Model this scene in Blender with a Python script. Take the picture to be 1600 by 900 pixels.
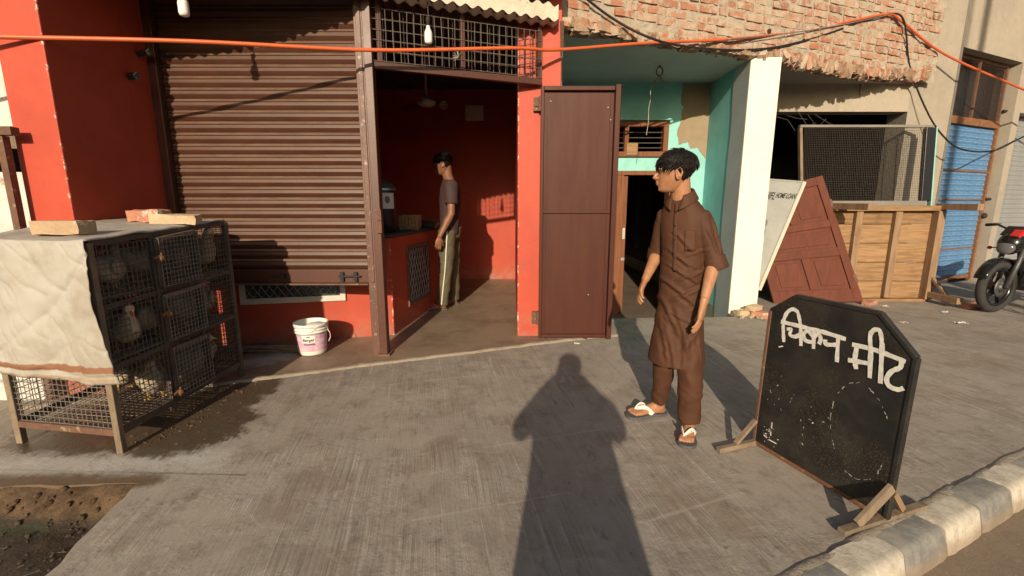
import bpy, bmesh, math, random
from math import sin, cos, pi, radians, sqrt, atan2
from mathutils import Vector, Matrix, noise, Euler

for _o in list(bpy.data.objects):
    bpy.data.objects.remove(_o)
S = bpy.context.scene
C = S.collection
V = Vector

# ------------------------------------------------------------------ camera
cd = bpy.data.cameras.new('camera')
cam = bpy.data.objects.new('camera', cd); C.objects.link(cam)
cam.location = (0, 0, 1.25)
cam.rotation_euler = (radians(90 - 10.6), 0, 0)
cd.sensor_width = 36.0
cd.lens = 36.0 * 711.0 / 1600.0
cd.clip_start = 0.02
cd.clip_end = 500
S.camera = cam
S.render.resolution_x = 1024; S.render.resolution_y = 576

# ------------------------------------------------------------------ daylight
SUN = V((-85.0, -678.6, 238.9)).normalized()          # direction towards the sun
elev = math.asin(SUN.z)
w = bpy.data.worlds.new('World'); S.world = w
w.use_nodes = True
nt = w.node_tree; nt.nodes.clear()
sky = nt.nodes.new('ShaderNodeTexSky'); sky.sky_type = 'NISHITA'
sky.sun_disc = False
sky.sun_elevation = elev
sky.sun_rotation = radians(187)
sky.dust_density = 3.0; sky.air_density = 1.3
bg = nt.nodes.new('ShaderNodeBackground'); bg.inputs[1].default_value = 0.085
wo = nt.nodes.new('ShaderNodeOutputWorld')
nt.links.new(sky.outputs[0], bg.inputs[0]); nt.links.new(bg.outputs[0], wo.inputs[0])
sl = bpy.data.lights.new('sun', 'SUN'); sl.energy = 5.0; sl.angle = radians(0.6)
sl.color = (1.0, 0.83, 0.62)
so = bpy.data.objects.new('sun', sl); C.objects.link(so)
so.rotation_euler = SUN.to_track_quat('Z', 'Y').to_euler()
so.location = (-3, -12, 9)
S.view_settings.view_transform = 'Standard'
S.view_settings.look = 'None'
S.view_settings.exposure = 0.15
S.view_settings.gamma = 1.0
S.view_settings.use_curve_mapping = False
S.render.engine = 'CYCLES'

# ------------------------------------------------------------------ materials
class NB:
    """small node builder"""
    def __init__(s, name):
        s.m = bpy.data.materials.new(name); s.m.use_nodes = True
        s.t = s.m.node_tree; s.t.nodes.clear()
        s.out = s.t.nodes.new('ShaderNodeOutputMaterial')
        s.b = s.t.nodes.new('ShaderNodeBsdfPrincipled')
        s.t.links.new(s.b.outputs[0], s.out.inputs[0])
        s.tc = s.t.nodes.new('ShaderNodeTexCoord')
        s.P = s.tc.outputs['Object']
    def n(s, ty, **kw):
        o = s.t.nodes.new(ty)
        for k, v in kw.items(): setattr(o, k, v)
        return o
    def lk(s, a, b):
        if isinstance(a, (int, float)): b.default_value = a
        elif isinstance(a, (tuple, list)):
            b.default_value = tuple(a) + ((1,) if len(a) == 3 and b.type == 'RGBA' else ())
        else: s.t.links.new(a, b)
    def mt(s, op, a, b=0.0, c=None, clamp=False):
        o = s.n('ShaderNodeMath', operation=op, use_clamp=clamp)
        s.lk(a, o.inputs[0]); s.lk(b, o.inputs[1])
        if c is not None: s.lk(c, o.inputs[2])
        return o.outputs[0]
    def vm(s, op, a, b=(0, 0, 0), sc=None):
        o = s.n('ShaderNodeVectorMath', operation=op)
        s.lk(a, o.inputs[0])
        if op != 'SCALE': s.lk(b, o.inputs[1])
        if sc is not None: s.lk(sc, o.inputs['Scale'])
        return o.outputs['Value'] if op in ('DOT_PRODUCT', 'LENGTH', 'DISTANCE') else o.outputs[0]
    def map(s, v, scale=(1, 1, 1), rz=0, loc=(0, 0, 0)):
        o = s.n('ShaderNodeMapping'); s.lk(v, o.inputs[0])
        o.inputs['Scale'].default_value = scale; o.inputs['Rotation'].default_value = (0, 0, rz)
        o.inputs['Location'].default_value = loc
        return o.outputs[0]
    def noise(s, v, scale=5, det=5, rough=.6, dist=0):
        o = s.n('ShaderNodeTexNoise'); s.lk(v, o.inputs['Vector'])
        o.inputs['Scale'].default_value = scale; o.inputs['Detail'].default_value = det
        o.inputs['Roughness'].default_value = rough; o.inputs['Distortion'].default_value = dist
        return o.outputs['Fac']
    def ss(s, v, a, b):
        o = s.n('ShaderNodeMapRange', interpolation_type='SMOOTHSTEP'); s.lk(v, o.inputs[0])
        o.inputs[1].default_value = a; o.inputs[2].default_value = b
        return o.outputs[0]
    def mix(s, f, a, b, bt='MIX'):
        o = s.n('ShaderNodeMix', data_type='RGBA', blend_type=bt)
        s.lk(f, o.inputs[0]); s.lk(a, o.inputs[6]); s.lk(b, o.inputs[7])
        return o.outputs[2]
    def sep(s, v):
        o = s.n('ShaderNodeSeparateXYZ'); s.lk(v, o.inputs[0]); return o.outputs
    def bump(s, h, st=.2, d=.01):
        o = s.n('ShaderNodeBump'); o.inputs['Strength'].default_value = st; o.inputs['Distance'].default_value = d
        s.lk(h, o.inputs['Height'])
        prev = s.b.inputs['Normal'].links
        if prev: s.t.links.new(prev[0].from_socket, o.inputs['Normal'])
        s.t.links.new(o.outputs[0], s.b.inputs['Normal'])
    def capsule(s, A, B):
        """distance in plan from the segment A-B"""
        A = V((A[0], A[1], 0)); B = V((B[0], B[1], 0)); ba = B - A
        p = s.vm('MULTIPLY', s.P, (1, 1, 0))
        pa = s.vm('SUBTRACT', p, tuple(A))
        h = s.mt('DIVIDE', s.vm('DOT_PRODUCT', pa, tuple(ba)), ba.length_squared or 1, clamp=True)
        q = s.vm('SUBTRACT', pa, s.vm('SCALE', tuple(ba), sc=h))
        return s.vm('LENGTH', q)
    def fin(s, col, rough=.7, metal=0, spec=.5):
        s.lk(col, s.b.inputs['Base Color']); s.lk(rough, s.b.inputs['Roughness'])
        s.b.inputs['Metallic'].default_value = metal
        s.b.inputs['Specular IOR Level'].default_value = spec
        return s.m

def mul(c, k): return tuple(x * k for x in c)

def mat(name, c, c2=None, rough=.7, ns=5, bump=.15, bs=60, metal=0, lo=.38, hi=.66, rnd=0, spec=.5, c3=None, s3=22, t3=.62, stretch=(1, 1, 1), bd=.004, vein=0):
    b = NB(name)
    c2 = c2 or mul(c, .72)
    P = b.map(b.P, stretch)
    n1 = b.noise(P, ns, 6)
    col = b.mix(b.ss(n1, lo, hi), c, c2)
    n2 = b.noise(P, ns * 9, 3)
    col = b.mix(.35, col, b.mix(n2, mul(c, .6), mul(c, 1.3)), 'MIX')
    if c3: col = b.mix(b.ss(b.noise(P, s3, 8, .7), t3, t3 + .06), col, c3)
    if rnd:
        oi = b.n('ShaderNodeObjectInfo')
        v = b.mt('ADD', b.mt('MULTIPLY', oi.outputs['Random'], 2 * rnd), 1 - rnd)
        col = b.vm('SCALE', col, sc=v)
    if bump: b.bump(b.noise(P, bs, 6, .65), bump, bd)
    r = b.mt('ADD', rough - .08, b.mt('MULTIPLY', n1, .16))
    return b.fin(col, r, metal, spec)

# ------------------------------------------------------------------ mesh building
ORG = {}
class MB:
    def __init__(s): s.v = []; s.f = []; s.mi = []; s.cur = 0
    def add(s, vs, fs):
        k = len(s.v); s.v += [V(p) for p in vs]
        for f in fs: s.f.append([i + k for i in f]); s.mi.append(s.cur)
        return s
    def box(s, lo, hi, M=None):
        x0, y0, z0 = lo; x1, y1, z1 = hi
        vs = [V((x, y, z)) for z in (z0, z1) for y in (y0, y1) for x in (x0, x1)]
        if M is not None: vs = [M @ p for p in vs]
        return s.add(vs, [(0, 2, 3, 1), (4, 5, 7, 6), (0, 1, 5, 4), (2, 6, 7, 3), (0, 4, 6, 2), (1, 3, 7, 5)])
    def beam(s, a, b, wd, th, up=(0, 0, 1)):
        """rectangular bar from a to b: wd across, th along up"""
        a, b = V(a), V(b); d = (b - a).normalized(); u = V(up)
        sd = d.cross(u)
        if sd.length < 1e-4: sd = d.cross(V((0, 1, 0)))
        sd.normalize(); u = sd.cross(d)
        vs = [p + sd * (i * wd / 2) + u * (j * th / 2) for p in (a, b) for i, j in ((-1, -1), (1, -1), (1, 1), (-1, 1))]
        return s.add(vs, [(0, 3, 2, 1), (4, 5, 6, 7), (0, 1, 5, 4), (1, 2, 6, 5), (2, 3, 7, 6), (3, 0, 4, 7)])
    def prism(s, poly, z0, z1):
        n = len(poly)
        ar = sum(poly[i][0] * poly[(i + 1) % n][1] - poly[(i + 1) % n][0] * poly[i][1] for i in range(n))
        if ar < 0: poly = poly[::-1]
        vs = [(p[0], p[1], z0) for p in poly] + [(p[0], p[1], z1) for p in poly]
        return s.add(vs, [list(range(n))[::-1], list(range(n, 2 * n))] + [(i, (i + 1) % n, n + (i + 1) % n, n + i) for i in range(n)])
    def tube(s, pts, r, n=6, cap=True, ry=None):
        pts = [V(p) for p in pts]; m = len(pts)
        rs = r if isinstance(r, (list, tuple)) else [r] * m
        k = len(s.v); pu = None; fs = []
        for i, p in enumerate(pts):
            d = (pts[min(i + 1, m - 1)] - pts[max(i - 1, 0)])
            if d.length < 1e-9: d = V((0, 0, 1))
            d.normalize()
            if pu is None:
                pu = V((0, 0, 1)) if abs(d.z) < .9 else V((1, 0, 0))
            u = pu - d * pu.dot(d)
            if u.length < 1e-5: u = d.orthogonal()
            u.normalize(); pu = u; q = d.cross(u)
            for j in range(n):
                a = 2 * pi * j / n
                s.v.append(p + q * (cos(a) * rs[i]) + u * (sin(a) * rs[i] * (ry[i] / rs[i] if ry else 1)))
        for i in range(m - 1):
            for j in range(n):
                s.f.append([k + i * n + j, k + i * n + (j + 1) % n, k + (i + 1) * n + (j + 1) % n, k + (i + 1) * n + j]); s.mi.append(s.cur)
        if cap:
            s.f.append([k + j for j in range(n)][::-1]); s.mi.append(s.cur)
            s.f.append([k + (m - 1) * n + j for j in range(n)]); s.mi.append(s.cur)
        return s
    def loft(s, rings, cap=True, closed=True):
        k = len(s.v); n = len(rings[0]); m = len(rings)
        for r in rings: s.v += [V(p) for p in r]
        for i in range(m - 1):
            for j in range(n if closed else n - 1):
                s.f.append([k + i * n + j, k + i * n + (j + 1) % n, k + (i + 1) * n + (j + 1) % n, k + (i + 1) * n + j]); s.mi.append(s.cur)
        if cap and closed:
            s.f.append([k + j for j in range(n)][::-1]); s.mi.append(s.cur)
            s.f.append([k + (m - 1) * n + j for j in range(n)]); s.mi.append(s.cur)
        return s
    def lathe(s, prof, c=(0, 0, 0), n=24, M=None):
        rings = []
        for r, z in prof:
            rings.append([V((c[0] + r * cos(2 * pi * j / n), c[1] + r * sin(2 * pi * j / n), c[2] + z)) for j in range(n)])
        if M is not None: rings = [[M @ p for p in r] for r in rings]
        return s.loft(rings, cap=False)
    def ball(s, c, rx, ry=None, rz=None, n=12, m=8, M=None):
        ry = ry or rx; rz = rz or rx; c = V(c)
        rings = []
        for i in range(m + 1):
            t = -pi / 2 + pi * i / m; q = max(cos(t), .02)
            ring = [V((rx * q * cos(2 * pi * j / n), ry * q * sin(2 * pi * j / n), rz * sin(t))) for j in range(n)]
            if M is not None: ring = [M @ p for p in ring]
            rings.append([c + p for p in ring])
        return s.loft(rings)
    def grid(s, f, nu, nv):
        k = len(s.v)
        for i in range(nu + 1):
            for j in range(nv + 1): s.v.append(V(f(i / nu, j / nv)))
        for i in range(nu):
            for j in range(nv):
                a = k + i * (nv + 1) + j
                s.f.append([a, a + nv + 1, a + nv + 2, a + 1]); s.mi.append(s.cur)
        return s
    def wires(s, o, u, v, nu, nv, r, skip=0, seed=0, wob=0):
        """woven wire net: o corner, u and v full edge vectors"""
        o, u, v = V(o), V(u), V(v); rd = random.Random(seed)
        def J(): return (u.normalized() * rd.uniform(-wob, wob) + v.normalized() * rd.uniform(-wob, wob)) if wob else V((0, 0, 0))
        for i in range(nu + 1):
            p = o + u * (i / nu)
            if rd.random() >= skip: s.tube([p + J(), p + v * .5 + J(), p + v + J()] if wob else [p, p + v], r, 4, False)
        for j in range(nv + 1):
            p = o + v * (j / nv)
            if rd.random() >= skip: s.tube([p + J(), p + u * .5 + J(), p + u + J()] if wob else [p, p + u], r, 4, False)
        return s
    def mesh(s, name, mats=None, smooth=False):
        me = bpy.data.meshes.new(name)
        me.from_pydata(s.v, [], s.f); me.update()
        if mats:
            for m in (mats if isinstance(mats, (list, tuple)) else [mats]): me.materials.append(m)
            if isinstance(mats, (list, tuple)): me.polygons.foreach_set('material_index', s.mi)
        if smooth: me.polygons.foreach_set('use_smooth', [True] * len(me.polygons))
        return me
    def build(s, name, mats, parent=None, smooth=False, loc=None):
        if parent is None and loc is not None:
            s.v = [p - V(loc) for p in s.v]
        return put(name, s.mesh(name, mats, smooth), parent, loc)

def put(name, me, parent=None, loc=None, rot=None):
    """link mesh; coordinates of a part are world coordinates (or loc/rot placed in world)"""
    o = bpy.data.objects.new(name, me); C.objects.link(o)
    base = V((0, 0, 0))
    if parent is not None:
        o.parent = parent; base = ORG.get(parent.name, V((0, 0, 0)))
    L = V(loc) if loc is not None else V((0, 0, 0))
    o.location = L - base
    if rot is not None: o.rotation_euler = rot
    ORG[o.name] = L
    return o

def tag(o, label=None, cat=None, group=None, kind=None):
    if label: o['label'] = label
    if cat: o['category'] = cat
    if group: o['group'] = group
    if kind: o['kind'] = kind
    return o

def thing(name, label, cat, loc=(0, 0, 0), group=None):
    o = bpy.data.objects.new(name, None); C.objects.link(o)
    o.empty_display_size = .1
    o.location = loc; ORG[o.name] = V(loc)
    return tag(o, label, cat, group)

def sub(o):                                   # give geometry soft edges
    return o

def bev(o, wd=.004, seg=2, ang=35):
    m = o.modifiers.new('bevel', 'BEVEL'); m.width = wd; m.segments = seg; m.limit_method = 'ANGLE'; m.angle_limit = radians(ang)
    return o

def bake(o):
    dg = bpy.context.evaluated_depsgraph_get()
    me = bpy.data.meshes.new_from_object(o.evaluated_get(dg))
    o.modifiers.clear(); o.data = me
    return o

def rough_block(sx, sy, sz, seed, amp, nx=3, ny=2, nz=2):
    bm = bmesh.new()
    bmesh.ops.create_cube(bm, size=1)
    es = [e for e in bm.edges]
    ex = [e for e in es if abs((e.verts[0].co - e.verts[1].co).x) > .5]
    bmesh.ops.subdivide_edges(bm, edges=ex, cuts=nx - 1, use_grid_fill=True)
    ey = [e for e in bm.edges if abs((e.verts[0].co - e.verts[1].co).y) > .5]
    bmesh.ops.subdivide_edges(bm, edges=ey, cuts=ny - 1, use_grid_fill=True)
    ez = [e for e in bm.edges if abs((e.verts[0].co - e.verts[1].co).z) > .5]
    bmesh.ops.subdivide_edges(bm, edges=ez, cuts=nz - 1, use_grid_fill=True)
    for v in bm.verts:
        c = v.co
        corner = sum(abs(abs(q) - .5) < 1e-3 for q in c)
        k = 1 - (.035 if corner == 3 else .012 if corner == 2 else 0)
        p = V((c.x * sx, c.y * sy, c.z * sz)) * k
        p += noise.noise_vector(p * 18 + V((seed * 7.3, seed * 3.1, seed))) * amp
        v.co = p
    me = bpy.data.meshes.new('block'); bm.to_mesh(me); bm.free()
    return me

def text_mesh(body, size, shear=0, bold=0, spacing=1):
    cu = bpy.data.curves.new('lettering', 'FONT'); cu.body = body; cu.size = size; cu.shear = shear; cu.offset = bold
    cu.space_character = spacing; cu.align_x = 'CENTER'; cu.align_y = 'CENTER'; cu.extrude = .0006
    t = bpy.data.objects.new('lettering', cu); C.objects.link(t)
    dg = bpy.context.evaluated_depsgraph_get(); dg.update()
    me = bpy.data.meshes.new_from_object(t.evaluated_get(dg))
    bpy.data.objects.remove(t)
    return me

def frame3(x, y, z, o):
    return Matrix(((x[0], y[0], z[0], o[0]), (x[1], y[1], z[1], o[1]), (x[2], y[2], z[2], o[2]), (0, 0, 0, 1)))

R = random.Random(7)
# ------------------------------------------------------------------ material library
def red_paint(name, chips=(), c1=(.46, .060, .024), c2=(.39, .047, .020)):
    b = NB(name)
    n1 = b.noise(b.P, 2.2, 7, .65)
    col = b.mix(b.ss(n1, .35, .7), c1, c2)
    st = b.noise(b.map(b.P, (9, 9, .7)), 1.6, 6, .6)                       # old runs down the wall
    col = b.mix(b.mt('MULTIPLY', b.ss(st, .56, .8), .35), col, (.40, .06, .035))
    z = b.sep(b.P)[2]
    dn = b.mt('MULTIPLY', b.ss(z, .34, .0), b.ss(b.noise(b.P, 7, 8, .75), .36, .60))
    col = b.mix(b.mt('MULTIPLY', dn, .75), col, (.30, .14, .09))
    hm = b.noise(b.P, 5.5, 7, .72)
    col = b.mix(b.mt('MULTIPLY', b.ss(hm, .58, .70), .30), col, (.24, .075, .05))
    fl = b.noise(b.P, 36, 4, .55)
    col = b.mix(b.ss(fl, .775, .79), col, (.62, .5, .42))
    for cx in chips:
        d = b.capsule(cx, cx)
        k = b.mt('MULTIPLY', b.ss(d, .015, .006), b.ss(b.noise(b.P, 13, 7, .8), .545, .57))
        col = b.mix(k, col, (.62, .5, .42))
    b.bump(b.noise(b.P, 9, 6, .6), .25, .012); b.bump(b.noise(b.P, 120, 3), .12, .003)
    return b.fin(col, .62)

def concrete_ground():
    b = NB('brushed_concrete'); P = b.P
    big = b.noise(P, .8, 5, .6); mid = b.noise(P, 4.5, 7, .68); fine = b.noise(P, 70, 4, .7)
    col = b.mix(b.ss(big, .35, .65), (.385, .335, .275), (.295, .255, .21))
    col = b.mix(b.mt('MULTIPLY', b.ss(mid, .48, .70), .75), col, (.21, .165, .125))
    col = b.mix(b.mt('MULTIPLY', b.ss(mid, .44, .28), .45), col, (.37, .345, .31))
    G = b.map(P, (1, 1, 1), radians(-10.5))
    wv = b.vm('ADD', G, b.vm('SCALE', (1, 0, 0), sc=b.mt('MULTIPLY', b.noise(P, 1.1, 2), .045)))
    g1 = b.noise(b.map(wv, (58, .75, 0)), 1.0, 4, .65)
    g2 = b.noise(b.map(wv, (150, 1.7, 0)), 1.0, 3, .6)
    g3 = b.noise(b.map(wv, (17, .5, 0)), 1.0, 2, .5)
    patch = b.ss(b.noise(P, 1.9, 6, .68), .45, .57)
    grv = b.mt('MULTIPLY', b.ss(g1, .52, .64), patch)
    grd = b.mt('MULTIPLY', b.ss(g2, .52, .36), b.mt('ADD', .15, b.mt('MULTIPLY', patch, .85)))
    col = b.mix(b.mt('MULTIPLY', grv, .75), col, (.50, .46, .40))
    col = b.mix(b.mt('MULTIPLY', grd, .70), col, (.15, .125, .10))
    g4 = b.noise(b.map(wv, (26, .42, 0)), 1.0, 4, .7)
    col = b.mix(b.mt('MULTIPLY', b.ss(g4, .60, .66), b.mt('MULTIPLY', b.ss(b.noise(P, 2.3, 4), .45, .6), .6)), col, (.52, .48, .41))
    col = b.mix(b.mt('MULTIPLY', b.ss(g3, .56, .75), .25), col, (.17, .15, .125))
    col = b.mix(.28, col, b.mix(fine, (.10, .09, .08), (.46, .43, .38)))
    dk = b.noise(b.map(wv, (9, 3.2, 1)), 1.6, 8, .78)
    col = b.mix(b.mt('MULTIPLY', b.ss(dk, .53, .66), .6), col, (.165, .135, .115))
    col = b.mix(b.mt('MULTIPLY', b.ss(dk, .46, .34), .4), col, (.44, .39, .32))
    br = b.noise(P, 1.9, 8, .75, .4)
    col = b.mix(b.mt('MULTIPLY', b.ss(br, .50, .62), .45), col, (.215, .160, .115))
    col = b.mix(b.mt('MULTIPLY', b.ss(b.noise(P, 6.5, 8, .78), .56, .66), .5), col, (.19, .15, .115))
    col = b.mix(b.mt('MULTIPLY', b.ss(b.noise(P, 10, 7, .8), .60, .68), .45), col, (.47, .43, .37))
    # cleaner, paler apron in front of the houses on the right
    sx, sy, sz = b.sep(P)
    # spatter and dark spots
    sp = b.noise(P, 26, 3, .5)
    col = b.mix(b.mt('MULTIPLY', b.ss(sp, .70, .76), .6), col, (.09, .075, .06))
    # joints struck across the slab
    for (A, B, wd) in (((-.15, 2.17), (.95, 2.5), .006), ((.55, 1.62), (1.02, 1.80), .006), ((-.4, 1.62), (.25, 1.80), .005), ((1.75, 2.42), (2.6, 2.78), .006), ((-2.6, 1.98), (-1.25, 1.93), .006), ((1.0, 3.45), (3.5, 4.2), .006), ((-1.2, 2.9), (-.2, 3.2), .005)):
        d = b.mt('ADD', b.capsule(A, B), b.mt('MULTIPLY', b.mt('SUBTRACT', b.noise(P, 16, 3), .5), .02))
        col = b.mix(b.mt('MULTIPLY', b.ss(d, wd + .006, wd * .3), .55), col, (.40, .36, .30) if A[0] > -2 else (.07, .06, .05))
    # lime splash and wet muck round the cage
    nz = b.mt('MULTIPLY', b.mt('SUBTRACT', b.noise(P, 6.5, 7, .72), .5), .42)
    nzg = b.mt('MULTIPLY', b.mt('SUBTRACT', g1, .5), .09)
    lime = b.mt('ADD', b.capsule((-2.9, 1.98), (-1.5, 2.06)), b.mt('ADD', nz, nzg))
    col = b.mix(b.mt('MULTIPLY', b.ss(lime, .17, .0), .6), col, (.52, .50, .46))
    mud = b.mt('ADD', b.capsule((-3.4, 1.86), (-1.66, 1.88)), b.mt('MULTIPLY', nz, .45))
    col = b.mix(b.mt('MULTIPLY', b.ss(mud, .085, .02), .9), col, (.12, .075, .04))
    w1 = b.mt('ADD', b.capsule((-2.45, 2.42), (-1.80, 2.40)), b.mt('ADD', nz, nzg))
    w2 = b.mt('ADD', b.capsule((-1.90, 2.5), (-1.86, 2.98)), b.mt('ADD', nz, b.mt('MULTIPLY', nzg, .5)))
    wd = b.mt('MINIMUM', b.mt('SUBTRACT', w1, .055), w2)
    wet = b.ss(wd, .285, .205)
    muck = b.mt('MULTIPLY', wet, b.ss(b.noise(P, 19, 6, .7), .40, .62))
    col = b.mix(b.mt('MULTIPLY', wet, .86), col, (.058, .042, .027))
    col = b.mix(b.mt('MULTIPLY', muck, .55), col, (.10, .055, .022))
    col = b.mix(b.mt('MULTIPLY', wet, b.ss(b.noise(P, 55, 3, .6), .68, .73)), col, (.42, .34, .22))
    # rusty / brown blotches by the sunny side
    bl = b.noise(P, 3.1, 5, .7)
    col = b.mix(b.mt('MULTIPLY', b.ss(bl, .60, .74), .45), col, (.20, .125, .075))
    h = b.mt('ADD', b.mt('MULTIPLY', b.mt('MULTIPLY', g1, patch), 1.0), b.mt('MULTIPLY', g2, .6))
    b.bump(h, .55, .006); b.bump(mid, .2, .02); b.bump(fine, .25, .002)
    rr = b.mt('SUBTRACT', .82, b.mt('MULTIPLY', wet, .42))
    return b.fin(col, rr, 0, .35)

def smooth_floor():
    b = NB('trowelled_cement'); P = b.P
    n1 = b.noise(P, 2.0, 7, .65); n2 = b.noise(P, 12, 5, .65)
    col = b.mix(b.ss(n1, .38, .64), (.255, .19, .13), (.18, .13, .09))
    col = b.mix(b.mt('MULTIPLY', b.ss(n2, .45, .7), .5), col, (.29, .23, .165))
    lm = b.mt('ADD', b.capsule((-2.15, 3.35), (-1.9, 3.55)), b.mt('MULTIPLY', b.mt('SUBTRACT', n2, .5), .4))
    col = b.mix(b.mt('MULTIPLY', b.ss(lm, .16, .05), .7), col, (.45, .44, .42))
    w = b.mt('ADD', b.capsule((-2.7, 3.45), (-2.35, 3.75)), b.mt('MULTIPLY', b.mt('SUBTRACT', n2, .5), .4))
    col = b.mix(b.mt('MULTIPLY', b.ss(w, .28, .2), .75), col, (.05, .04, .03))
    b.bump(n2, .15, .006); b.bump(b.noise(P, 60, 4), .12, .002)
    return b.fin(col, .55, 0, .4)

def teal_wall(name, c):
    b = NB(name); P = b.P
    n1 = b.noise(P, 2.5, 6, .65)
    col = b.mix(b.ss(n1, .38, .66), c, mul(c, .82))
    fl = b.noise(P, 15, 6, .7)
    col = b.mix(b.mt('MULTIPLY', b.ss(fl, .66, .71), .8), col, (.33, .36, .33))
    st = b.noise(b.map(P, (10, 10, .8)), 1.3, 5)
    col = b.mix(b.mt('MULTIPLY', b.ss(st, .55, .8), .4), col, mul(c, .55))
    b.bump(b.noise(P, 11, 6), .3, .01); b.bump(b.noise(P, 90, 3), .15, .003)
    return b.fin(col, .75)

def brick_mat():
    b = NB('old_brick'); P = b.P
    oi = b.n('ShaderNodeObjectInfo'); rnd = oi.outputs['Random']
    Q = b.vm('ADD', P, b.vm('SCALE', (13.1, 7.7, 5.3), sc=rnd))
    col = b.mix(b.ss(rnd, .0, 1.), (.34, .15, .09), (.40, .225, .15))
    k = b.ss(b.mt('FRACT', b.mt('MULTIPLY', rnd, 7.13)), .62, .95)
    col = b.mix(b.mt('MULTIPLY', k, .8), col, (.40, .29, .21))
    col = b.mix(b.mt('MULTIPLY', b.ss(b.mt('FRACT', b.mt('MULTIPLY', rnd, 3.77)), .80, 1.), .6), col, (.20, .085, .06))
    n1 = b.noise(Q, 14, 6, .7)
    col = b.mix(b.mt('MULTIPLY', b.ss(n1, .5, .72), .6), col, (.27, .10, .065))
    sm = b.noise(Q, 9, 7, .75)
    col = b.mix(b.mt('MULTIPLY', b.ss(sm, .45, .57), .9), col, (.40, .345, .275))
    b.bump(b.noise(Q, 38, 6, .7), .6, .008)
    return b.fin(col, .9, 0, .2)

def blue_paint():
    b = NB('worn_blue_paint'); P = b.P
    n1 = b.noise(P, 5, 6, .65)
    col = b.mix(b.ss(n1, .35, .65), (.085, .22, .42), (.055, .16, .33))
    fl = b.noise(b.map(P, (3, 3, 12)), 5, 7, .75)
    col = b.mix(b.mt('MULTIPLY', b.ss(fl, .56, .66), .75), col, (.36, .36, .33))
    yy = b.sep(P)[1]
    rdg = b.mt('MULTIPLY', b.ss(yy, -.0115, -.0155), b.ss(b.noise(b.map(P, (2.5, 2.5, 9)), 3, 6, .7), .38, .55))
    col = b.mix(b.mt('MULTIPLY', rdg, .45), col, (.33, .33, .30))
    ru = b.noise(P, 8, 7, .75)
    col = b.mix(b.ss(ru, .66, .72), col, (.16, .065, .03))
    b.bump(b.noise(P, 60, 4), .2, .003)
    return b.fin(col, .6)

def tarp_mat():
    b = NB('dirty_white_sheet'); P = b.P
    n1 = b.noise(P, 3.5, 7, .68)
    col = b.mix(b.ss(n1, .40, .68), (.40, .38, .335), (.31, .275, .22))
    n2 = b.noise(P, 13, 6, .75)
    col = b.mix(b.mt('MULTIPLY', b.ss(n2, .54, .72), .5), col, (.36, .29, .20))
    x, y, z = b.sep(P)
    zz = b.mt('ADD', z, b.mt('MULTIPLY', b.mt('SUBTRACT', b.noise(P, 11, 4, .6), .5), .03))
    zz = b.mt('SUBTRACT', zz, b.mt('MULTIPLY', b.ss(x, -2.55, -1.9), -.0))
    band = b.mt('MULTIPLY', b.ss(zz, .445, .452), b.ss(zz, .482, .474))
    front = b.ss(y, 2.3, 2.16)
    col = b.mix(b.mt('MULTIPLY', b.mt('MULTIPLY', band, front), .9), col, (.20, .072, .022))
    b2 = b.mt('MULTIPLY', b.ss(zz, .408, .412), b.ss(zz, .424, .418))
    col = b.mix(b.mt('MULTIPLY', b.mt('MULTIPLY', b2, front), .7), col, (.34, .20, .09))
    b.bump(b.noise(P, 16, 5), .35, .01); b.bump(b.noise(P, 130, 2), .1, .002)
    return b.fin(col, .7)

def board_mat():
    b = NB('blackboard_paint'); P = b.P
    n1 = b.noise(P, 7, 6, .65)
    col = b.mix(b.ss(n1, .35, .7), (.012, .012, .012), (.028, .026, .022))
    sp = b.mt('MULTIPLY', b.ss(b.noise(P, 190, 2, .5), .56, .63), b.ss(b.noise(P, 4, 5, .6), .46, .60))
    col = b.mix(b.mt('MULTIPLY', sp, .6), col, (.11, .075, .035))
    sc = b.noise(b.map(P, (26, 26, 26), .6), 1, 6, .8)
    col = b.mix(b.mt('MULTIPLY', b.ss(sc, .70, .74), .5), col, (.28, .27, .25))
    b.bump(b.noise(P, 40, 5), .25, .004)
    return b.fin(col, b.mt('ADD', .38, b.mt('MULTIPLY', n1, .25)))

def chalk_mat():
    b = NB('brushed_white_paint'); P = b.P
    n = b.noise(P, 45, 4, .7)
    return b.fin(b.mix(b.ss(n, .35, .65), (.74, .72, .66), (.58, .56, .50)), .7)

def kerb_mat(name, c, c2):
    b = NB(name); P = b.P
    n = b.noise(P, 9, 7, .72); n2 = b.noise(P, 3, 4)
    col = b.mix(b.ss(n, .40, .60), c, c2)
    col = b.mix(b.mt('MULTIPLY', b.ss(b.noise(P, 26, 6, .75), .56, .66), .7), col, (.33, .27, .20))
    z = b.sep(P)[2]
    col = b.mix(b.mt('MULTIPLY', b.ss(z, -.03, -.10), .7), col, (.26, .19, .125))
    b.bump(b.noise(P, 24, 6, .7), .5, .008)
    return b.fin(col, .85, 0, .3)

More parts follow.
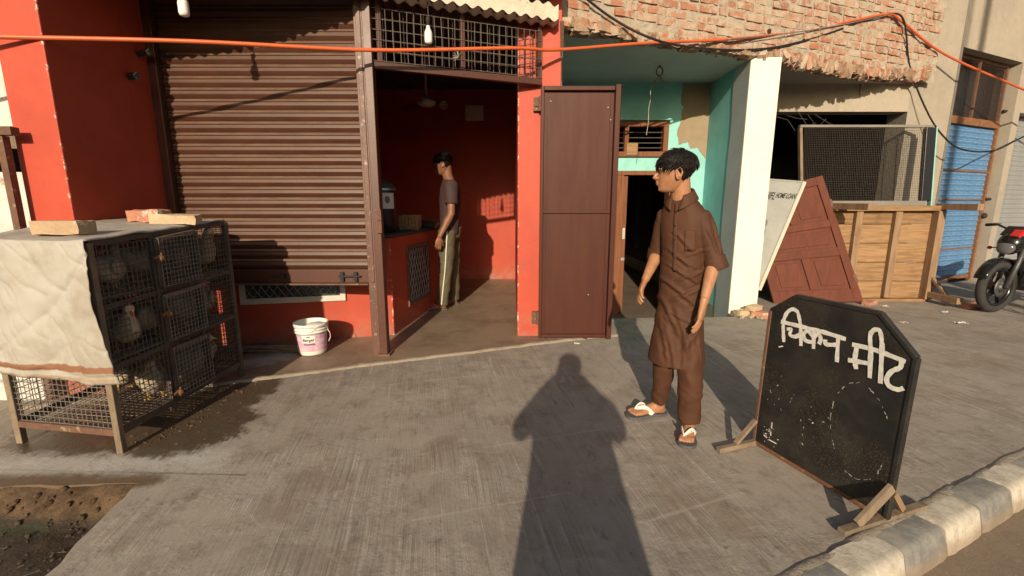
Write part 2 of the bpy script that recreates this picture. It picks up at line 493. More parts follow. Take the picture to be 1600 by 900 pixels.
def dirt_mat():
    b = NB('wet_earth'); P = b.P
    n = b.noise(P, 8, 8, .72); n2 = b.noise(P, 42, 5, .7)
    col = b.mix(b.ss(n, .40, .62), (.060, .036, .019), (.135, .085, .046))
    z = b.sep(P)[2]
    low = b.ss(b.mt('ADD', z, b.mt('MULTIPLY', b.mt('SUBTRACT', n, .5), .03)), -.070, -.098)
    col = b.mix(b.mt('MULTIPLY', low, .85), col, (.040, .028, .018))
    col = b.mix(b.mt('MULTIPLY', b.ss(n2, .70, .75), .6), col, (.22, .16, .09))
    x, y, _ = b.sep(P)
    gr = b.mt('ADD', b.capsule((-2.9, 1.68), (-2.0, 1.70)), b.mt('MULTIPLY', b.mt('SUBTRACT', n, .5), .2))
    col = b.mix(b.mt('MULTIPLY', b.ss(gr, .06, .0), .55), col, (.03, .05, .022))
    b.bump(n2, .7, .012); b.bump(n, .5, .03)
    return b.fin(col, b.mt('SUBTRACT', .9, b.mt('MULTIPLY', low, .45)), 0, .35)

def skin_mat(name, c):
    b = NB(name); P = b.P
    n = b.noise(P, 18, 5)
    col = b.mix(b.ss(n, .38, .66), c, (c[0] * .82, c[1] * .76, c[2] * .72))
    b.bump(b.noise(P, 260, 3), .12, .001)
    b.b.inputs['Subsurface Weight'].default_value = .12
    b.b.inputs['Subsurface Radius'].default_value = (.012, .005, .003)
    b.b.inputs['Subsurface Scale'].default_value = 1
    return b.fin(col, .5, 0, .4)

def cloth_mat(name, c, bs=240, rough=.75, sheen=.2):
    b = NB(name); P = b.P
    n = b.noise(P, 10, 5)
    col = b.mix(b.ss(n, .35, .68), c, mul(c, .8))
    wv = b.noise(b.map(P, (1, 1, .25)), bs, 2)
    col = b.mix(.12, col, b.mix(wv, mul(c, .5), mul(c, 1.5)))
    b.bump(b.noise(b.map(P, (1, 1, .5)), 22, 4), .15, .005)
    b.bump(wv, .1, .001)
    b.b.inputs['Sheen Weight'].default_value = sheen
    b.b.inputs['Sheen Roughness'].default_value = .5
    b.b.inputs['Sheen Tint'].default_value = tuple(min(1, x * 3) for x in c) + (1,)
    return b.fin(col, rough, 0, .3)

def wood_mat(name, c, c2, ax=(1, 14, 14), rough=.75, rnd=.12):
    b = NB(name)
    oi = b.n('ShaderNodeObjectInfo')
    P = b.vm('ADD', b.P, b.vm('SCALE', (3.1, 5.7, 2.3), sc=oi.outputs['Random']))
    n = b.noise(b.map(P, ax), 2.2, 6, .65, .6)
    col = b.mix(b.ss(n, .36, .66), c, c2)
    st = b.noise(P, 3, 6, .7)
    col = b.mix(b.mt('MULTIPLY', b.ss(st, .55, .75), .5), col, mul(c2, .55))
    v = b.mt('ADD', b.mt('MULTIPLY', oi.outputs['Random'], 2 * rnd), 1 - rnd)
    col = b.vm('SCALE', col, sc=v)
    b.bump(n, .3, .004)
    return b.fin(col, rough, 0, .3)

M = {}
M['red'] = red_paint('red_wall_paint', ((-2.685, 2.82), (.05, 4.15), (-1.12, 4.18)))
M['red_in'] = red_paint('shade_toned_red_paint', (), (.40, .046, .015), (.33, .038, .013))  # the wall red again, darkened so the room's shade is in its colour
M['brown'] = mat('brown_enamel', (.085, .031, .018), (.066, .024, .015), .42, 4, .12, 70, c3=(.20, .13, .095), s3=30, t3=.68)
M['brown_door'] = mat('brown_door_enamel', (.072, .021, .012), (.056, .016, .010), .52, 3, .08, 40, spec=.22, c3=(.20, .14, .11), s3=45, t3=.72, stretch=(4, 4, .6))
def slat_mat():
    b = NB('dusty_brown_enamel'); P = b.P
    oi = b.n('ShaderNodeObjectInfo'); Q = b.vm('ADD', P, b.vm('SCALE', (7, 3, 5), sc=oi.outputs['Random']))
    n1 = b.noise(Q, 4, 6, .65)
    col = b.mix(b.ss(n1, .35, .7), (.070, .026, .014), (.052, .020, .011))
    ge = b.n('ShaderNodeNewGeometry'); nz = b.sep(ge.outputs['Normal'])[2]
    dust = b.mt('MULTIPLY', b.ss(nz, .08, .42), b.mt('ADD', .45, b.mt('MULTIPLY', b.ss(b.noise(b.map(Q, (2, 2, 10)), 3, 7, .7), .35, .65), .55)))
    col = b.mix(b.mt('MULTIPLY', dust, .8), col, (.150, .095, .060))
    fl = b.noise(Q, 30, 6, .75)
    col = b.mix(b.ss(fl, .72, .75), col, (.26, .19, .13))
    b.bump(b.noise(Q, 70, 4), .15, .003)
    return b.fin(col, b.mt('ADD', .40, b.mt('MULTIPLY', dust, .25)), 0, .4)
M['slat'] = slat_mat()
M['post_worn'] = mat('worn_brown_post', (.12, .055, .036), (.085, .038, .027), .5, 9, .3, 40, c3=(.30, .23, .18), s3=20, t3=.58)
M['ground'] = concrete_ground()
M['floor'] = smooth_floor()
M['cement'] = mat('grey_cement_render', (.36, .315, .25), (.29, .25, .20), .85, 1.6, .35, 26, c3=(.42, .38, .32), s3=5, t3=.62, bd=.012)
M['cement_dk'] = mat('dark_cement', (.22, .20, .17), (.17, .155, .13), .88, 2.5, .3, 30)
M['cement_patch'] = mat('bare_cement_patch', (.29, .225, .145), (.24, .185, .12), .9, 6, .5, 40)
M['mortar'] = mat('rough_mortar', (.40, .345, .265), (.31, .26, .195), .95, 9, .9, 34, c3=(.33, .19, .12), s3=16, t3=.62, bd=.02)
M['rubble'] = mat('broken_brickwork', (.34, .245, .165), (.25, .15, .09), .95, 12, .9, 40, c3=(.36, .15, .08), s3=14, t3=.54, bd=.02, rnd=.15)
M['brick'] = brick_mat()
M['teal'] = teal_wall('teal_wall_paint', (.25, .57, .53))
M['teal_dk'] = teal_wall('teal_side_paint', (.20, .53, .52))
M['soffit'] = mat('limewashed_soffit', (.40, .45, .43), (.33, .38, .365), .85, 2.0, .3, 25, c3=(.22, .20, .17), s3=4, t3=.70)
M['dirty_floor'] = mat('dirty_brown_floor', (.15, .115, .08), (.10, .075, .05), .8, 3, .4, 20)
M['soffit_g'] = mat('bare_soffit', (.33, .31, .29), (.28, .26, .24), .9, 2.0, .3, 25)
M['white'] = mat('cream_post_paint', (.78, .745, .62), (.72, .68, .56), .7, 3, .15, 40, c3=(.45, .36, .24), s3=9, t3=.74)
M['greyblue'] = mat('grey_blue_paint', (.42, .45, .46), (.36, .385, .40), .75, 4, .2, 40)
M['fascia'] = mat('cream_plaster', (.62, .56, .45), (.50, .44, .34), .85, 7, .6, 40, c3=(.20, .16, .11), s3=16, t3=.64, bd=.01)
M['rustsheet'] = mat('brown_sheet', (.06, .030, .022), (.045, .024, .018), .7, 6, .2, 40)
M['rust'] = mat('rusty_iron', (.15, .075, .045), (.10, .05, .035), .8, 14, .5, 60, c3=(.27, .19, .13), s3=22, t3=.58)
M['rust_or'] = mat('orange_rust', (.20, .085, .035), (.13, .06, .03), .85, 14, .5, 60, c3=(.32, .16, .06), s3=24, t3=.56)
M['wire_dk'] = mat('dark_wire', (.075, .066, .056), (.05, .042, .036), .6, 20, 0, metal=.3)
M['wire'] = mat('rusty_wire', (.13, .10, .078), (.085, .062, .046), .6, 20, 0, metal=.3)
M['wire_lt'] = mat('galvanised_wire', (.24, .22, .19), (.17, .14, .115), .55, 20, 0, metal=.4)
M['wire_br'] = mat('painted_wire', (.075, .045, .034), (.055, .034, .027), .5, 20, 0)
M['white_metal'] = mat('cream_metal_frame', (.60, .57, .49), (.50, .46, .39), .55, 8, .15, 50)
M['blue'] = blue_paint()
M['greyslat'] = mat('grey_shutter_paint', (.26, .27, .27), (.21, .22, .22), .55, 4, .15, 50)
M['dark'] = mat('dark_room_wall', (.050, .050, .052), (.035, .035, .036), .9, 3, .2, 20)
M['wood_door'] = wood_mat('brown_door_wood', (.205, .080, .034), (.15, .058, .026), (14, 14, 1))
M['wood_pan'] = wood_mat('red_oxide_door_paint', (.130, .040, .024), (.105, .033, .020), (6, 6, 1.5), rnd=.05)
M['wood_tab'] = wood_mat('weathered_plank', (.31, .19, .095), (.20, .115, .055), (1.2, 14, 14))
M['wood_leg'] = wood_mat('weathered_batten', (.30, .195, .115), (.21, .135, .08), (10, 10, 1.2))
M['wood_grey'] = wood_mat('grey_old_wood', (.25, .19, .13), (.17, .125, .085), (8, 8, 3))
M['wood_rust'] = mat('grimy_cage_iron', (.105, .078, .056), (.065, .045, .032), .8, 14, .4, 60, c3=(.26, .21, .155), s3=22, t3=.60)
M['kerb_w'] = kerb_mat('faded_white_kerb', (.56, .51, .42), (.40, .36, .29))
M['kerb_k'] = kerb_mat('faded_black_kerb', (.175, .175, .165), (.27, .255, .225))
M['mort_line'] = mat('mortar_lip', (.40, .34, .26), (.31, .26, .20), .9, 12, .7, 50, bd=.01)
M['asphalt'] = mat('dusty_asphalt', (.25, .19, .13), (.19, .145, .10), .92, 4, .5, 160, c3=(.33, .26, .18), s3=60, t3=.6)
M['earth'] = dirt_mat()
M['sheet'] = tarp_mat()
M['board'] = board_mat()
M['chalk'] = chalk_mat()
M['cable_or'] = mat('orange_cable_sheath', (.60, .115, .030), (.50, .10, .03), .45, 8, .05)
M['cable_bk'] = mat('black_cable_sheath', (.015, .015, .016), None, .5, 8, .05)
M['black'] = mat('black_plastic', (.014, .014, .015), None, .35, 8, .05)
M['blackmatt'] = mat('black_rubber', (.018, .017, .016), (.03, .028, .025), .8, 12, .2, 60)
M['bulb'] = mat('frosted_plastic', (.80, .79, .75), (.77, .76, .72), .35, 8, 0)
M['whiteplastic'] = mat('white_plastic', (.76, .74, .68), (.70, .67, .60), .4, 9, .08)
M['steel'] = mat('dull_steel', (.42, .42, .41), (.34, .34, .33), .38, 9, .1, metal=.8)
M['tin'] = mat('painted_tin', (.48, .485, .46), (.42, .42, .40), .55, 4, .1, 30)
M['cream'] = mat('cream_edge', (.74, .70, .57), (.62, .57, .45), .6, 8, .1)
M['ink'] = mat('dark_ink', (.03, .032, .036), None, .7, 8, 0)
M['inkgrey'] = mat('grey_print', (.20, .21, .215), (.30, .31, .31), .7, 12, 0)
M['lime_wall'] = mat('peeling_whitewash', (.64, .63, .58), (.52, .50, .45), .9, 5, .5, 30, c3=(.36, .27, .19), s3=8, t3=.60, bd=.012)
M['feather'] = mat('white_feathers', (.46, .385, .285), (.30, .235, .16), .85, 16, .5, 70, rnd=.12)
M['comb'] = mat('red_comb', (.45, .04, .03), None, .6, 20, .1)
M['beak'] = mat('yellow_horn', (.55, .35, .10), None, .5, 20, 0)
M['straw'] = mat('straw_litter', (.40, .25, .10), (.26, .14, .05), .9, 20, .4)
M['droppings'] = mat('dirty_tray', (.20, .17, .13), (.12, .095, .07), .9, 14, .6, 60, c3=(.42, .38, .31), s3=18, t3=.60)
# ================================================================== ground
def jag(a, b, n, amp, seed):
    a, b = V((a[0], a[1], 0)), V((b[0], b[1], 0)); d = b - a; q = V((-d.y, d.x, 0)).normalized()
    out = []
    for i in range(n):
        t = i / n; k = noise.noise(V((t * d.length * 7, seed * 3.7, 0))) + .5 * noise.noise(V((t * d.length * 24, seed * 9.1, 1)))
        p = a + d * t + q * (k * amp if i else 0); out.append((p.x, p.y))
    return out

def slab(outer, holes, z0, z1):
    bm = bmesh.new(); loops = []
    for lp in [outer] + holes:
        vs = [bm.verts.new((p[0], p[1], z1)) for p in lp]
        loops.append([bm.edges.new((vs[i], vs[(i + 1) % len(vs)])) for i in range(len(vs))])
    bmesh.ops.triangle_fill(bm, edges=[e for l in loops for e in l], use_beauty=True, normal=(0, 0, 1))
    for l in loops:
        r = bmesh.ops.extrude_edge_only(bm, edges=l)
        for g in r['geom']:
            if isinstance(g, bmesh.types.BMVert): g.co.z = z0
    bmesh.ops.recalc_face_normals(bm, faces=bm.faces)
    me = bpy.data.meshes.new('slab'); bm.to_mesh(me); bm.free()
    return me

KD = V((.904, .427, 0)); KN = V((.427, -.904, 0)); K0 = KN * -.807
def K(s, off=0, z=0): p = K0 + KD * s + KN * off; return V((p.x, p.y, z))

pit = jag((-3.9, 1.80), (-2.286, 1.835), 14, .02, 1) + jag((-2.286, 1.835), (-1.70, 1.868), 12, .022, 2) + jag((-1.70, 1.868), (-1.592, 1.344), 10, .02, 3) + jag((-1.592, 1.344), (-1.40, .75), 8, .02, 4) + [(-1.6, .55), (-3.9, -.2)]
sunk = jag((2.49, 4.93), (.43, 4.82), 22, .018, 5) + [(.43, 6.06), (.32, 6.3), (.32, 11.95), (2.80, 11.95), (2.80, 6.3), (2.49, 6.06)]
outer = [tuple(K(-7)[:2]), tuple(K(14)[:2]), (13, 12), (-8, 12), (-8, -2.2)]
o = put('pavement', slab(outer, [pit, sunk], -.25, 0)); o.data.materials.append(M['ground']); tag(o, kind='structure')
mb = MB(); mb.prism([(-40, -40), (40, -40), (40, 40), (-40, 40)], -.5, -.42)
tag(mb.build('ground', M['asphalt']), kind='structure')
a, b_ = K(-30, .128), K(30, .128)
mb = MB(); mb.prism([tuple(a[:2]), tuple(b_[:2]), (30, -30), (-30, -30)], -.2, -.105)
tag(mb.build('road', M['asphalt']), kind='structure')

def pit_f(u, v):
    x = -3.9 + 2.6 * u; y = -.3 + 2.25 * v
    n_ = noise.noise(V((x * 4, y * 4, 2))) * .020 + noise.noise(V((x * 13, y * 13, 5))) * .012 + noise.noise(V((x * 33, y * 33, 8))) * .006
    edge = max(0, 1 - max(0, 1.86 - y) / .16)
    er = max(0, 1 - max(0, (-1.52 - (y - 1.344) * .22) - x) / .12)
    z = -.105 + n_ + max(edge, er * .75) ** 1.3 * (.108 + .02 * noise.noise(V((x * 9, y * 9, 3))))
    return (x, y, min(z, -.003))
mb = MB(); mb.grid(pit_f, 90, 80)
tag(mb.build('earth_pit', M['earth'], smooth=True), kind='structure')
# clods and straw lying in the pit
mb = MB()
for i in range(260):
    x = R.uniform(-2.6, -1.62); y = R.uniform(1.25, 1.85)
    p = V(pit_f((x + 3.9) / 2.6, (y + .3) / 2.25)); s = R.uniform(.003, .012) * (1.5 if y > 1.72 else 1)
    mb.ball(p + V((0, 0, s * .3)), s, s * R.uniform(.7, 1.3), s * .7, 6, 4, Euler((R.random() * 3, R.random() * 3, R.random() * 3)).to_matrix())
tag(mb.build('earth_clods', M['earth']), kind='stuff')
mb = MB()
for i in range(34):
    x = R.uniform(-2.5, -1.7); y = R.uniform(1.3, 1.84)
    p = V(pit_f((x + 3.9) / 2.6, (y + .3) / 2.25)) + V((0, 0, .006)); a = R.uniform(0, pi); l = R.uniform(.02, .06)
    mb.tube([p, p + V((cos(a) * l, sin(a) * l, R.uniform(0, .006)))], .0009, 3)
tag(mb.build('straw_bits', M['droppings']), kind='stuff')

# kerb: separate stones, faded white and black in turn
kerb = bpy.data.objects.new('kerb', None); C.objects.link(kerb); tag(kerb, kind='structure')
def kerb_mesh(L, seed):
    prof = [(-.005, -.2), (-.005, .008), (.085, .010), (.104, .005), (.114, -.008), (.132, -.085), (.150, -.2)]
    rings = []; n = 7
    for i in range(n + 1):
        x = -L / 2 + L * i / n; e = .006 if i in (0, n) else 0
        ring = []
        for j, (q, z) in enumerate(prof):
            p = V((x, q - (e if j > 2 else 0), z - (e if j in (1, 2, 3) else 0)))
            if 0 < j < 6: p += noise.noise_vector(p * 14 + V((seed * 5, 0, 0))) * .0045
            ring.append(p)
        rings.append(ring)
    m = MB(); m.loft(rings); me = m.mesh('kerb_stone', None, True); me.set_sharp_from_angle(angle=radians(48)); return me
KM = [kerb_mesh(.283, s) for s in range(5)]
ms = [[m.copy(), m] for m in KM]
for pair in ms: pair[0].materials.append(M['kerb_w']); pair[1].materials.append(M['kerb_k'])
ang = atan2(KD.y, KD.x)
for i in range(-8, 16):
    s = .455 + .145 + i * .29
    o = put('kerb_stone', ms[i % 5][i % 2], kerb)
    o.matrix_local = frame3(KD, KN, V((0, 0, 1)), K(s, 0) + V((0, 0, R.uniform(-.004, .003))))
mb = MB(); rings = []                                      # mortar lip where slab and kerb meet
for i in range(-100, 330):
    s = i * .02; q = .012 * noise.noise(V((s * 5, 7, 0))) + .006 * noise.noise(V((s * 19, 2, 0))); h_ = .0025 + .002 * noise.noise(V((s * 8, 1, 4)))
    w_ = .020 + .010 * noise.noise(V((s * 7, 3, 0)))
    rings.append([K(s, -.012 + q - w_, -.004), K(s, -.012 + q - w_ * .5, h_), K(s, -.010 + q + w_ * .4, h_ + .006), K(s, -.004 + w_, .007)])
mb.loft(rings, False, False)
put('mortar_joint', mb.mesh('m', M['mort_line'], True), kerb)
# dusty concrete haunch at the near end of the kerb
# ------------------------------------------------------------------ shop floor with its raised lip
lip = [(-3.0, 2.62), (-1.875, 3.075), (-1.064, 3.41), (.379, 3.985), (.75, 4.12), (1.05, 4.20), (2.2, 4.25)]
fl = []
for i in range(3): fl += jag(lip[i], lip[i + 1], 10, .012, 11 + i)
fl += [(.379, 3.985), (.42, 4.05), (.42, 7.5), (-3.0, 7.5)]
o = put('shop_floor', slab(fl, [], -.05, .014)); o.data.materials.append(M['floor']); tag(o, kind='structure')
mb = MB(); rr_ = []
M['lip'] = mat('worn_cement_lip', (.37, .31, .235), (.27, .225, .17), .9, 10, .6, 50, bd=.01)
for i in range(len(lip) - 2):
    a, b_ = V((*lip[i], 0)), V((*lip[i + 1], 0)); n = int((b_ - a).length / .03)
    for j in range(n):
        p = a + (b_ - a) * (j / n); k = noise.noise(p * 8); 
        q = V((0, k * .014 + .007 * noise.noise(p * 23), 0)); rr_.append([p + q + V((0, -.026 - .012 * noise.noise(p * 6), -.003)), p + q + V((0, -.010, .010 + .004 * k)), p + q + V((0, .012, .016 + .004 * k)), p + q + V((0, .034, .010))])
mb.loft(rr_, False, False)
tag(mb.build('cement_lip', M['lip'], smooth=True), kind='structure')

# ================================================================== red shop
shop = thing('red_shop', 'orange red shop front with half raised brown roller shutter and open doorway', 'building', (-1.3, 4.2, 0))
mb = MB(); mb.box((-2.955, 2.82, 0), (-2.685, 3.4, 3.3)); bev(mb.build('pillar', M['red'], shop), .006)
mb = MB(); mb.box((.05, 4.15, 0), (.42, 4.42, 3.0)); bev(mb.build('pillar', M['red'], shop), .006)
mb = MB()
mb.box((-2.95, 3.398, 0), (-2.687, 7.55, 3.3)); mb.build('side_wall', M['red'], shop)
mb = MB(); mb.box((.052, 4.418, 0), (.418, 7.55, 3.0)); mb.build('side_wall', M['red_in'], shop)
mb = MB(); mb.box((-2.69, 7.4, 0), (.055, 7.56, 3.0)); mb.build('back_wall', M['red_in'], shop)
mb = MB(); mb.box((-2.69, 3.78, 2.96), (.42, 7.56, 3.1)); mb.build('ceiling', M['dark'], shop)  # ceiling colour darkened to deepen the shade inside the shop
# masonry counter
cp = [(-2.69, 3.83), (-1.12, 4.18), (-.90, 5.62), (-2.69, 5.62)]
mb = MB(); mb.prism(cp, 0, .935); cnt = bev(mb.build('counter', M['red'], shop), .006)
mb = MB(); mb.prism([(-2.69, 3.82), (-1.105, 4.17), (-.885, 5.63), (-2.69, 5.63)], .937, .962); mb.build('counter_slab', M['dark'], cnt)
u = V((1.57, .35, 0)).normalized(); nf = V((u.y, -u.x, 0))
def CF(d, z, off=0): p = V((-1.12, 4.18, 0)) - u * d + nf * off; return V((p.x, p.y, z))
d0, d1, z0, z1 = .415, 1.285, .375, .70                     # vent in the counter front
mb = MB()
for a, b_ in ((CF(d0, z0 + .024, .012), CF(d1, z0 + .024, .012)), (CF(d0, z1, .012), CF(d1, z1, .012))): mb.beam(a, b_, .03, .05)
for d in (d0 + .022, d1 - .022): mb.beam(CF(d, z0 + .049, .011), CF(d, z1 - .025, .011), .03, .045, tuple(u))
mb.build('vent_frame', M['white_metal'], cnt)
mb = MB(); a, b_ = CF(d0, z0, .001), CF(d1, z0, .001)
mb.add([CF(d0, z0, .002), CF(d1, z0, .002), CF(d1, z1, .002), CF(d0, z1, .002)], [(0, 1, 2, 3)]); mb.build('vent_dark_sheet', M['black'], cnt)  # black sheet on the solid counter, painting the vent's shaded inside
mb = MB(); nx = 12; st = (d1 - d0 - .08) / nx
for i in range(nx + 1):
    for sg in (-1, 1):
        pts = []
        for k in range(7):
            d = d0 + .04 + i * st + sg * k * st / 2; 
            if d < d0 + .03 or d > d1 - .03: continue
            pts.append(CF(d, z0 + .05 + k * .05, .010 + .002 * sg))
        if len(pts) > 1: mb.tube(pts, .0032, 4)
mb.build('vent_mesh', M['steel'], cnt)
# barred opening in the counter side
sv = V((.22, 1.44, 0)).normalized(); sn = V((sv.y, -sv.x, 0))
def CS(d, z, off=0): p = V((-1.12, 4.18, 0)) + sv * d + sn * off; return V((p.x, p.y, z))
mb = MB()
for z in (.22, .80): mb.beam(CS(.40, z, .006), CS(1.02, z, .006), .02, .035)
for d in (.40, 1.02): mb.beam(CS(d, .20, .007), CS(d, .82, .007), .02, .035, tuple(sv))
mb.build('grille_frame', M['rust'], cnt)
mb = MB(); mb.add([CS(.41, .23, .002), CS(1.01, .23, .002), CS(1.01, .79, .002), CS(.41, .79, .002)], [(0, 1, 2, 3)]); mb.build('grille_dark_sheet', M['black'], cnt)  # black sheet painted as the shaded hollow; the counter is not cut
mb = MB()
for i in range(-8, 10):
    for sg in (-1, 1):
        pts = [CS(.41 + i * .075 + sg * k * .0375, .23 + k * .07, .008 + .002 * sg) for k in range(9) if .41 <= .41 + i * .075 + sg * k * .0375 <= 1.01]
        if len(pts) > 1: mb.tube(pts, .004, 4)
mb.build('grille_mesh', M['steel'], cnt)

# roller shutter
def slat_mesh(wd, pitch, dep, m):
    pr = [(0, -.10), (.37, -1.0), (.41, -1.02), (.68, -.46), (.70, -.46), (.755, -.78), (.785, -.80), (.97, -.16), (1.0, -.10)]
    k = MB()
    a = [(0, q * dep, z * pitch) for z, q in pr]; b = [(wd, q * dep, z * pitch) for z, q in pr]
    k.loft([a, b], cap=False, closed=False); me = k.mesh('slat', m, True); return me
sh = put('roller_shutter', MB().box((-2.64, 3.668, .72), (-1.08, 3.676, 2.80)).mesh('backing', M['slat']), shop)
sm = slat_mesh(1.545, .0815, .021, M['slat'])
for i in range(26):
    put('slat', sm, sh, (-2.62, 3.666, .722 + i * .0815))
mb = MB(); mb.box((-2.62, 3.640, .612), (-1.075, 3.668, .720)); bev(mb.build('bottom_bar', M['brown'], sh), .004)
mb = MB(); mb.box((-2.60, 3.605, .598), (-1.16, 3.672, .610)); mb.build('bottom_flange', M['rust'], sh)
mb = MB()
for x in (-1.37, -1.26): mb.box((x - .014, 3.612, .628), (x + .014, 3.640, .70))
mb.beam((-1.40, 3.617, .668), (-1.22, 3.617, .668), .012, .012); mb.build('latch', M['blackmatt'], sh)
mb = MB(); mb.beam((-1.95, 3.625, .672), (-1.83, 3.625, .672), .014, .014); mb.box((-1.86, 3.612, .655), (-1.83, 3.640, .69)); mb.build('latch', M['blackmatt'], sh)
mb = MB(); mb.box((-2.69, 3.60, 0), (-2.625, 3.685, 2.9)); bev(mb.build('guide_channel', M['brown'], shop), .004)
mb = MB(); mb.box((-1.152, 3.60, .0), (-1.085, 3.685, 2.95)); mb.box((-1.135, 3.592, .62), (-1.10, 3.602, 2.9)); bev(mb.build('guide_channel', M['post_worn'], shop), .003)
mb = MB(); mb.box((-1.083, 3.575, .012), (-1.022, 3.66, 2.95)); bev(mb.build('door_post', M['brown'], shop), .004)
mb = MB(); mb.box((-1.10, 3.56, .0), (-1.00, 3.67, .03)); mb.build('base_plate', M['rust'], shop)
mb = MB(); mb.box((-1.05, 3.55, 1.02), (-1.01, 3.577, 1.20)); mb.box((-1.035, 3.535, 1.12), (-1.005, 3.552, 1.14)); mb.build('post_latch', M['rust'], shop)
mb = MB(); mb.tube([(-2.68, 3.95, 2.86), (-1.05, 3.95, 2.86)], .13, 16); mb.build('shutter_drum', M['rustsheet'], shop, smooth=True)
for k_, (a, b_, r_) in enumerate((((-2.69, 3.52, 2.30), (-2.58, 3.50, 2.31), .03), ((-2.68, 3.4, 2.12), (-2.60, 3.38, 2.12), .035), ((-2.60, 3.62, 2.33), (-2.52, 3.60, 2.33), .012))):
    mb = MB(); mb.tube([a, b_], r_ * .7, 4); mb.build('bracket', M['blackmatt'], shop)
mb = MB(); mb.beam((-2.64, 3.03, 2.62), (-2.655, 3.03, 3.0), .05, .06, (1, 0, 0)); mb.box((-2.685, 3.0, 2.66), (-2.66, 3.05, 2.75)); mb.build('wooden_bracket', M['wood_grey'], shop)

# wire grille above the doorway
g0, g1 = V((-1.03, 3.63, 0)), V((.245, 4.115, 0)); gu = (g1 - g0)
gr = put('transom_grille', MB().beam(g0 + V((0, 0, 2.255)), g1 + V((0, 0, 2.255)), .045, .05).mesh('bar', M['brown']), shop); bev(gr, .003)
mb = MB(); mb.beam(g0 + V((0, 0, 2.90)), g1 + V((0, 0, 2.90)), .045, .04); mb.build('top_bar', M['brown'], gr)
for t in (.035, .50, .985):
    mb = MB(); p = g0 + gu * t; mb.beam(p + V((0, 0, 2.28)), p + V((0, 0, 2.885)), .04, .035, tuple(gu.normalized())); mb.build('upright', M['brown'], gr)
mb = MB(); off = V((.0, -.028, 0))
mb.wires(g0 + off + V((0, 0, 2.285)), gu, V((0, 0, .355)), 26, 5, .0026, 0, 3, .003); mb.build('wire_mesh', M['wire_lt'], gr)
mb = MB(); off = V((.0, .012, 0))
mb.wires(g0 + off + V((0, 0, 2.285)), gu, V((0, 0, .60)), 18, 8, .0034, 0, 4, .002); mb.build('wire_mesh', M['wire_br'], gr)
mb = MB()
for k in range(14):
    a = R.uniform(0, 6.28); mb.tube([V((-.42, 3.83, 2.37)), V((-.42 + cos(a) * .04, 3.82, 2.37 + sin(a) * .05))], .0018, 3)
mb.build('knotted_wire', M['wire_lt'], gr)
# beam and wall over the opening
mb = MB(); mb.prism([(-1.03, 3.66), (.42, 4.2), (.42, 4.42), (-1.03, 3.9)], 2.925, 3.3); mb.build('lintel', M['red'], shop)
mb = MB(); mb.prism([(-2.69, 3.69), (-1.02, 3.70), (-1.02, 3.85), (-2.69, 3.8)], 2.79, 3.3); mb.build('lintel', M['rustsheet'], shop)
mb = MB(); mb.beam((.42, 4.10, 2.50), (.40, 3.98, 2.68), .03, .03); mb.build('awning_strut', M['rust'], shop)

# corrugated awning with a cream plaster edge
ae = [V((-3.4, 2.38, 2.655)), V((-2.0, 2.88, 2.655)), V((-.70, 3.60, 2.70)), (V((.375, 4.03, 2.70)))]
cum = [0]
for i in range(3): cum.append(cum[-1] + (ae[i + 1] - ae[i]).length)
def aw(s):
    s *= cum[-1]
    for i in range(3):
        if s <= cum[i + 1] or i == 2:
            return ae[i] + (ae[i + 1] - ae[i]) * ((s - cum[i]) / (cum[i + 1] - cum[i]))
def aw_f(u_, v_):
    p = aw(u_); bk = V((p.x - .10 * v_, p.y + v_ * (.95 - .16 * (p.x + 3)), p.z + .10 * v_))
    return bk + V((0, 0, .013 * sin(u_ * cum[-1] * 2 * pi / .098)))
mb = MB(); mb.grid(aw_f, 330, 3); awn = put('awning', mb.mesh('awning', M['rustsheet'], True), shop)
mb = MB(); rings = []
NN = 330
for i in range(NN + 1):
    p = V(aw_f(i / NN, 0)) + V((0, -.012, 0)); n_ = noise.noise(p * 9) * .010
    t = p + V((0, 0, .11 + n_)); q = p + V((0, .16, .004)); 
    rings.append([p + V((0, n_ * .6, .001)), V((p.x, p.y + n_, (p.z + t.z) / 2)), t, t + V((-.03, .16, .02)), q])
mb.loft(rings); mb.build('plaster_edge', M['fascia'], awn)
mb = MB(); mb.prism([(-3.4, 2.55), (-2.0, 3.06), (-.7, 3.78), (.40, 4.18), (.40, 4.6), (-3.4, 4.2)], 2.86, 2.98); mb.build('roof_slab', M['rustsheet'], awn)

# steel door leaf folded back against the pillar
lf = put('door_leaf', MB().box((.248, 4.098, .022), (.900, 4.108, 2.21)).mesh('leaf', M['brown_door']), shop)
mb = MB(); mb.box((.245, 4.055, .02), (.272, 4.112, 2.212)); mb.box((.868, 4.03, .02), (.912, 4.112, 2.222)); mb.box((.272, 4.06, 2.18), (.868, 4.112, 2.215)); mb.box((.272, 4.065, .018), (.868, 4.112, .05))
bev(mb.build('leaf_frame', M['brown_door'], lf), .004)
mb = MB(); mb.box((.272, 4.082, 1.158), (.868, 4.098, 1.185)); bev(mb.build('cross_bar', M['brown_door'], lf), .003)
mb = MB(); mb.box((.300, 4.088, 1.19), (.303, 4.098, 2.17)); mb.box((.838, 4.088, 1.19), (.841, 4.098, 2.17)); mb.box((.300, 4.088, .06), (.303, 4.098, 1.15)); mb.box((.838, 4.088, .06), (.841, 4.098, 1.15)); mb.build('seam', M['brown_door'], lf)
for z in (.20, 2.08):
    mb = MB(); mb.box((.185, 4.112, z - .055), (.248, 4.150, z + .055)); mb.tube([(.24, 4.095, z - .06), (.24, 4.095, z + .06)], .013, 8); mb.box((.195, 4.098, z - .02), (.225, 4.115, z + .05)); mb.build('hinge', M['rust'], lf)
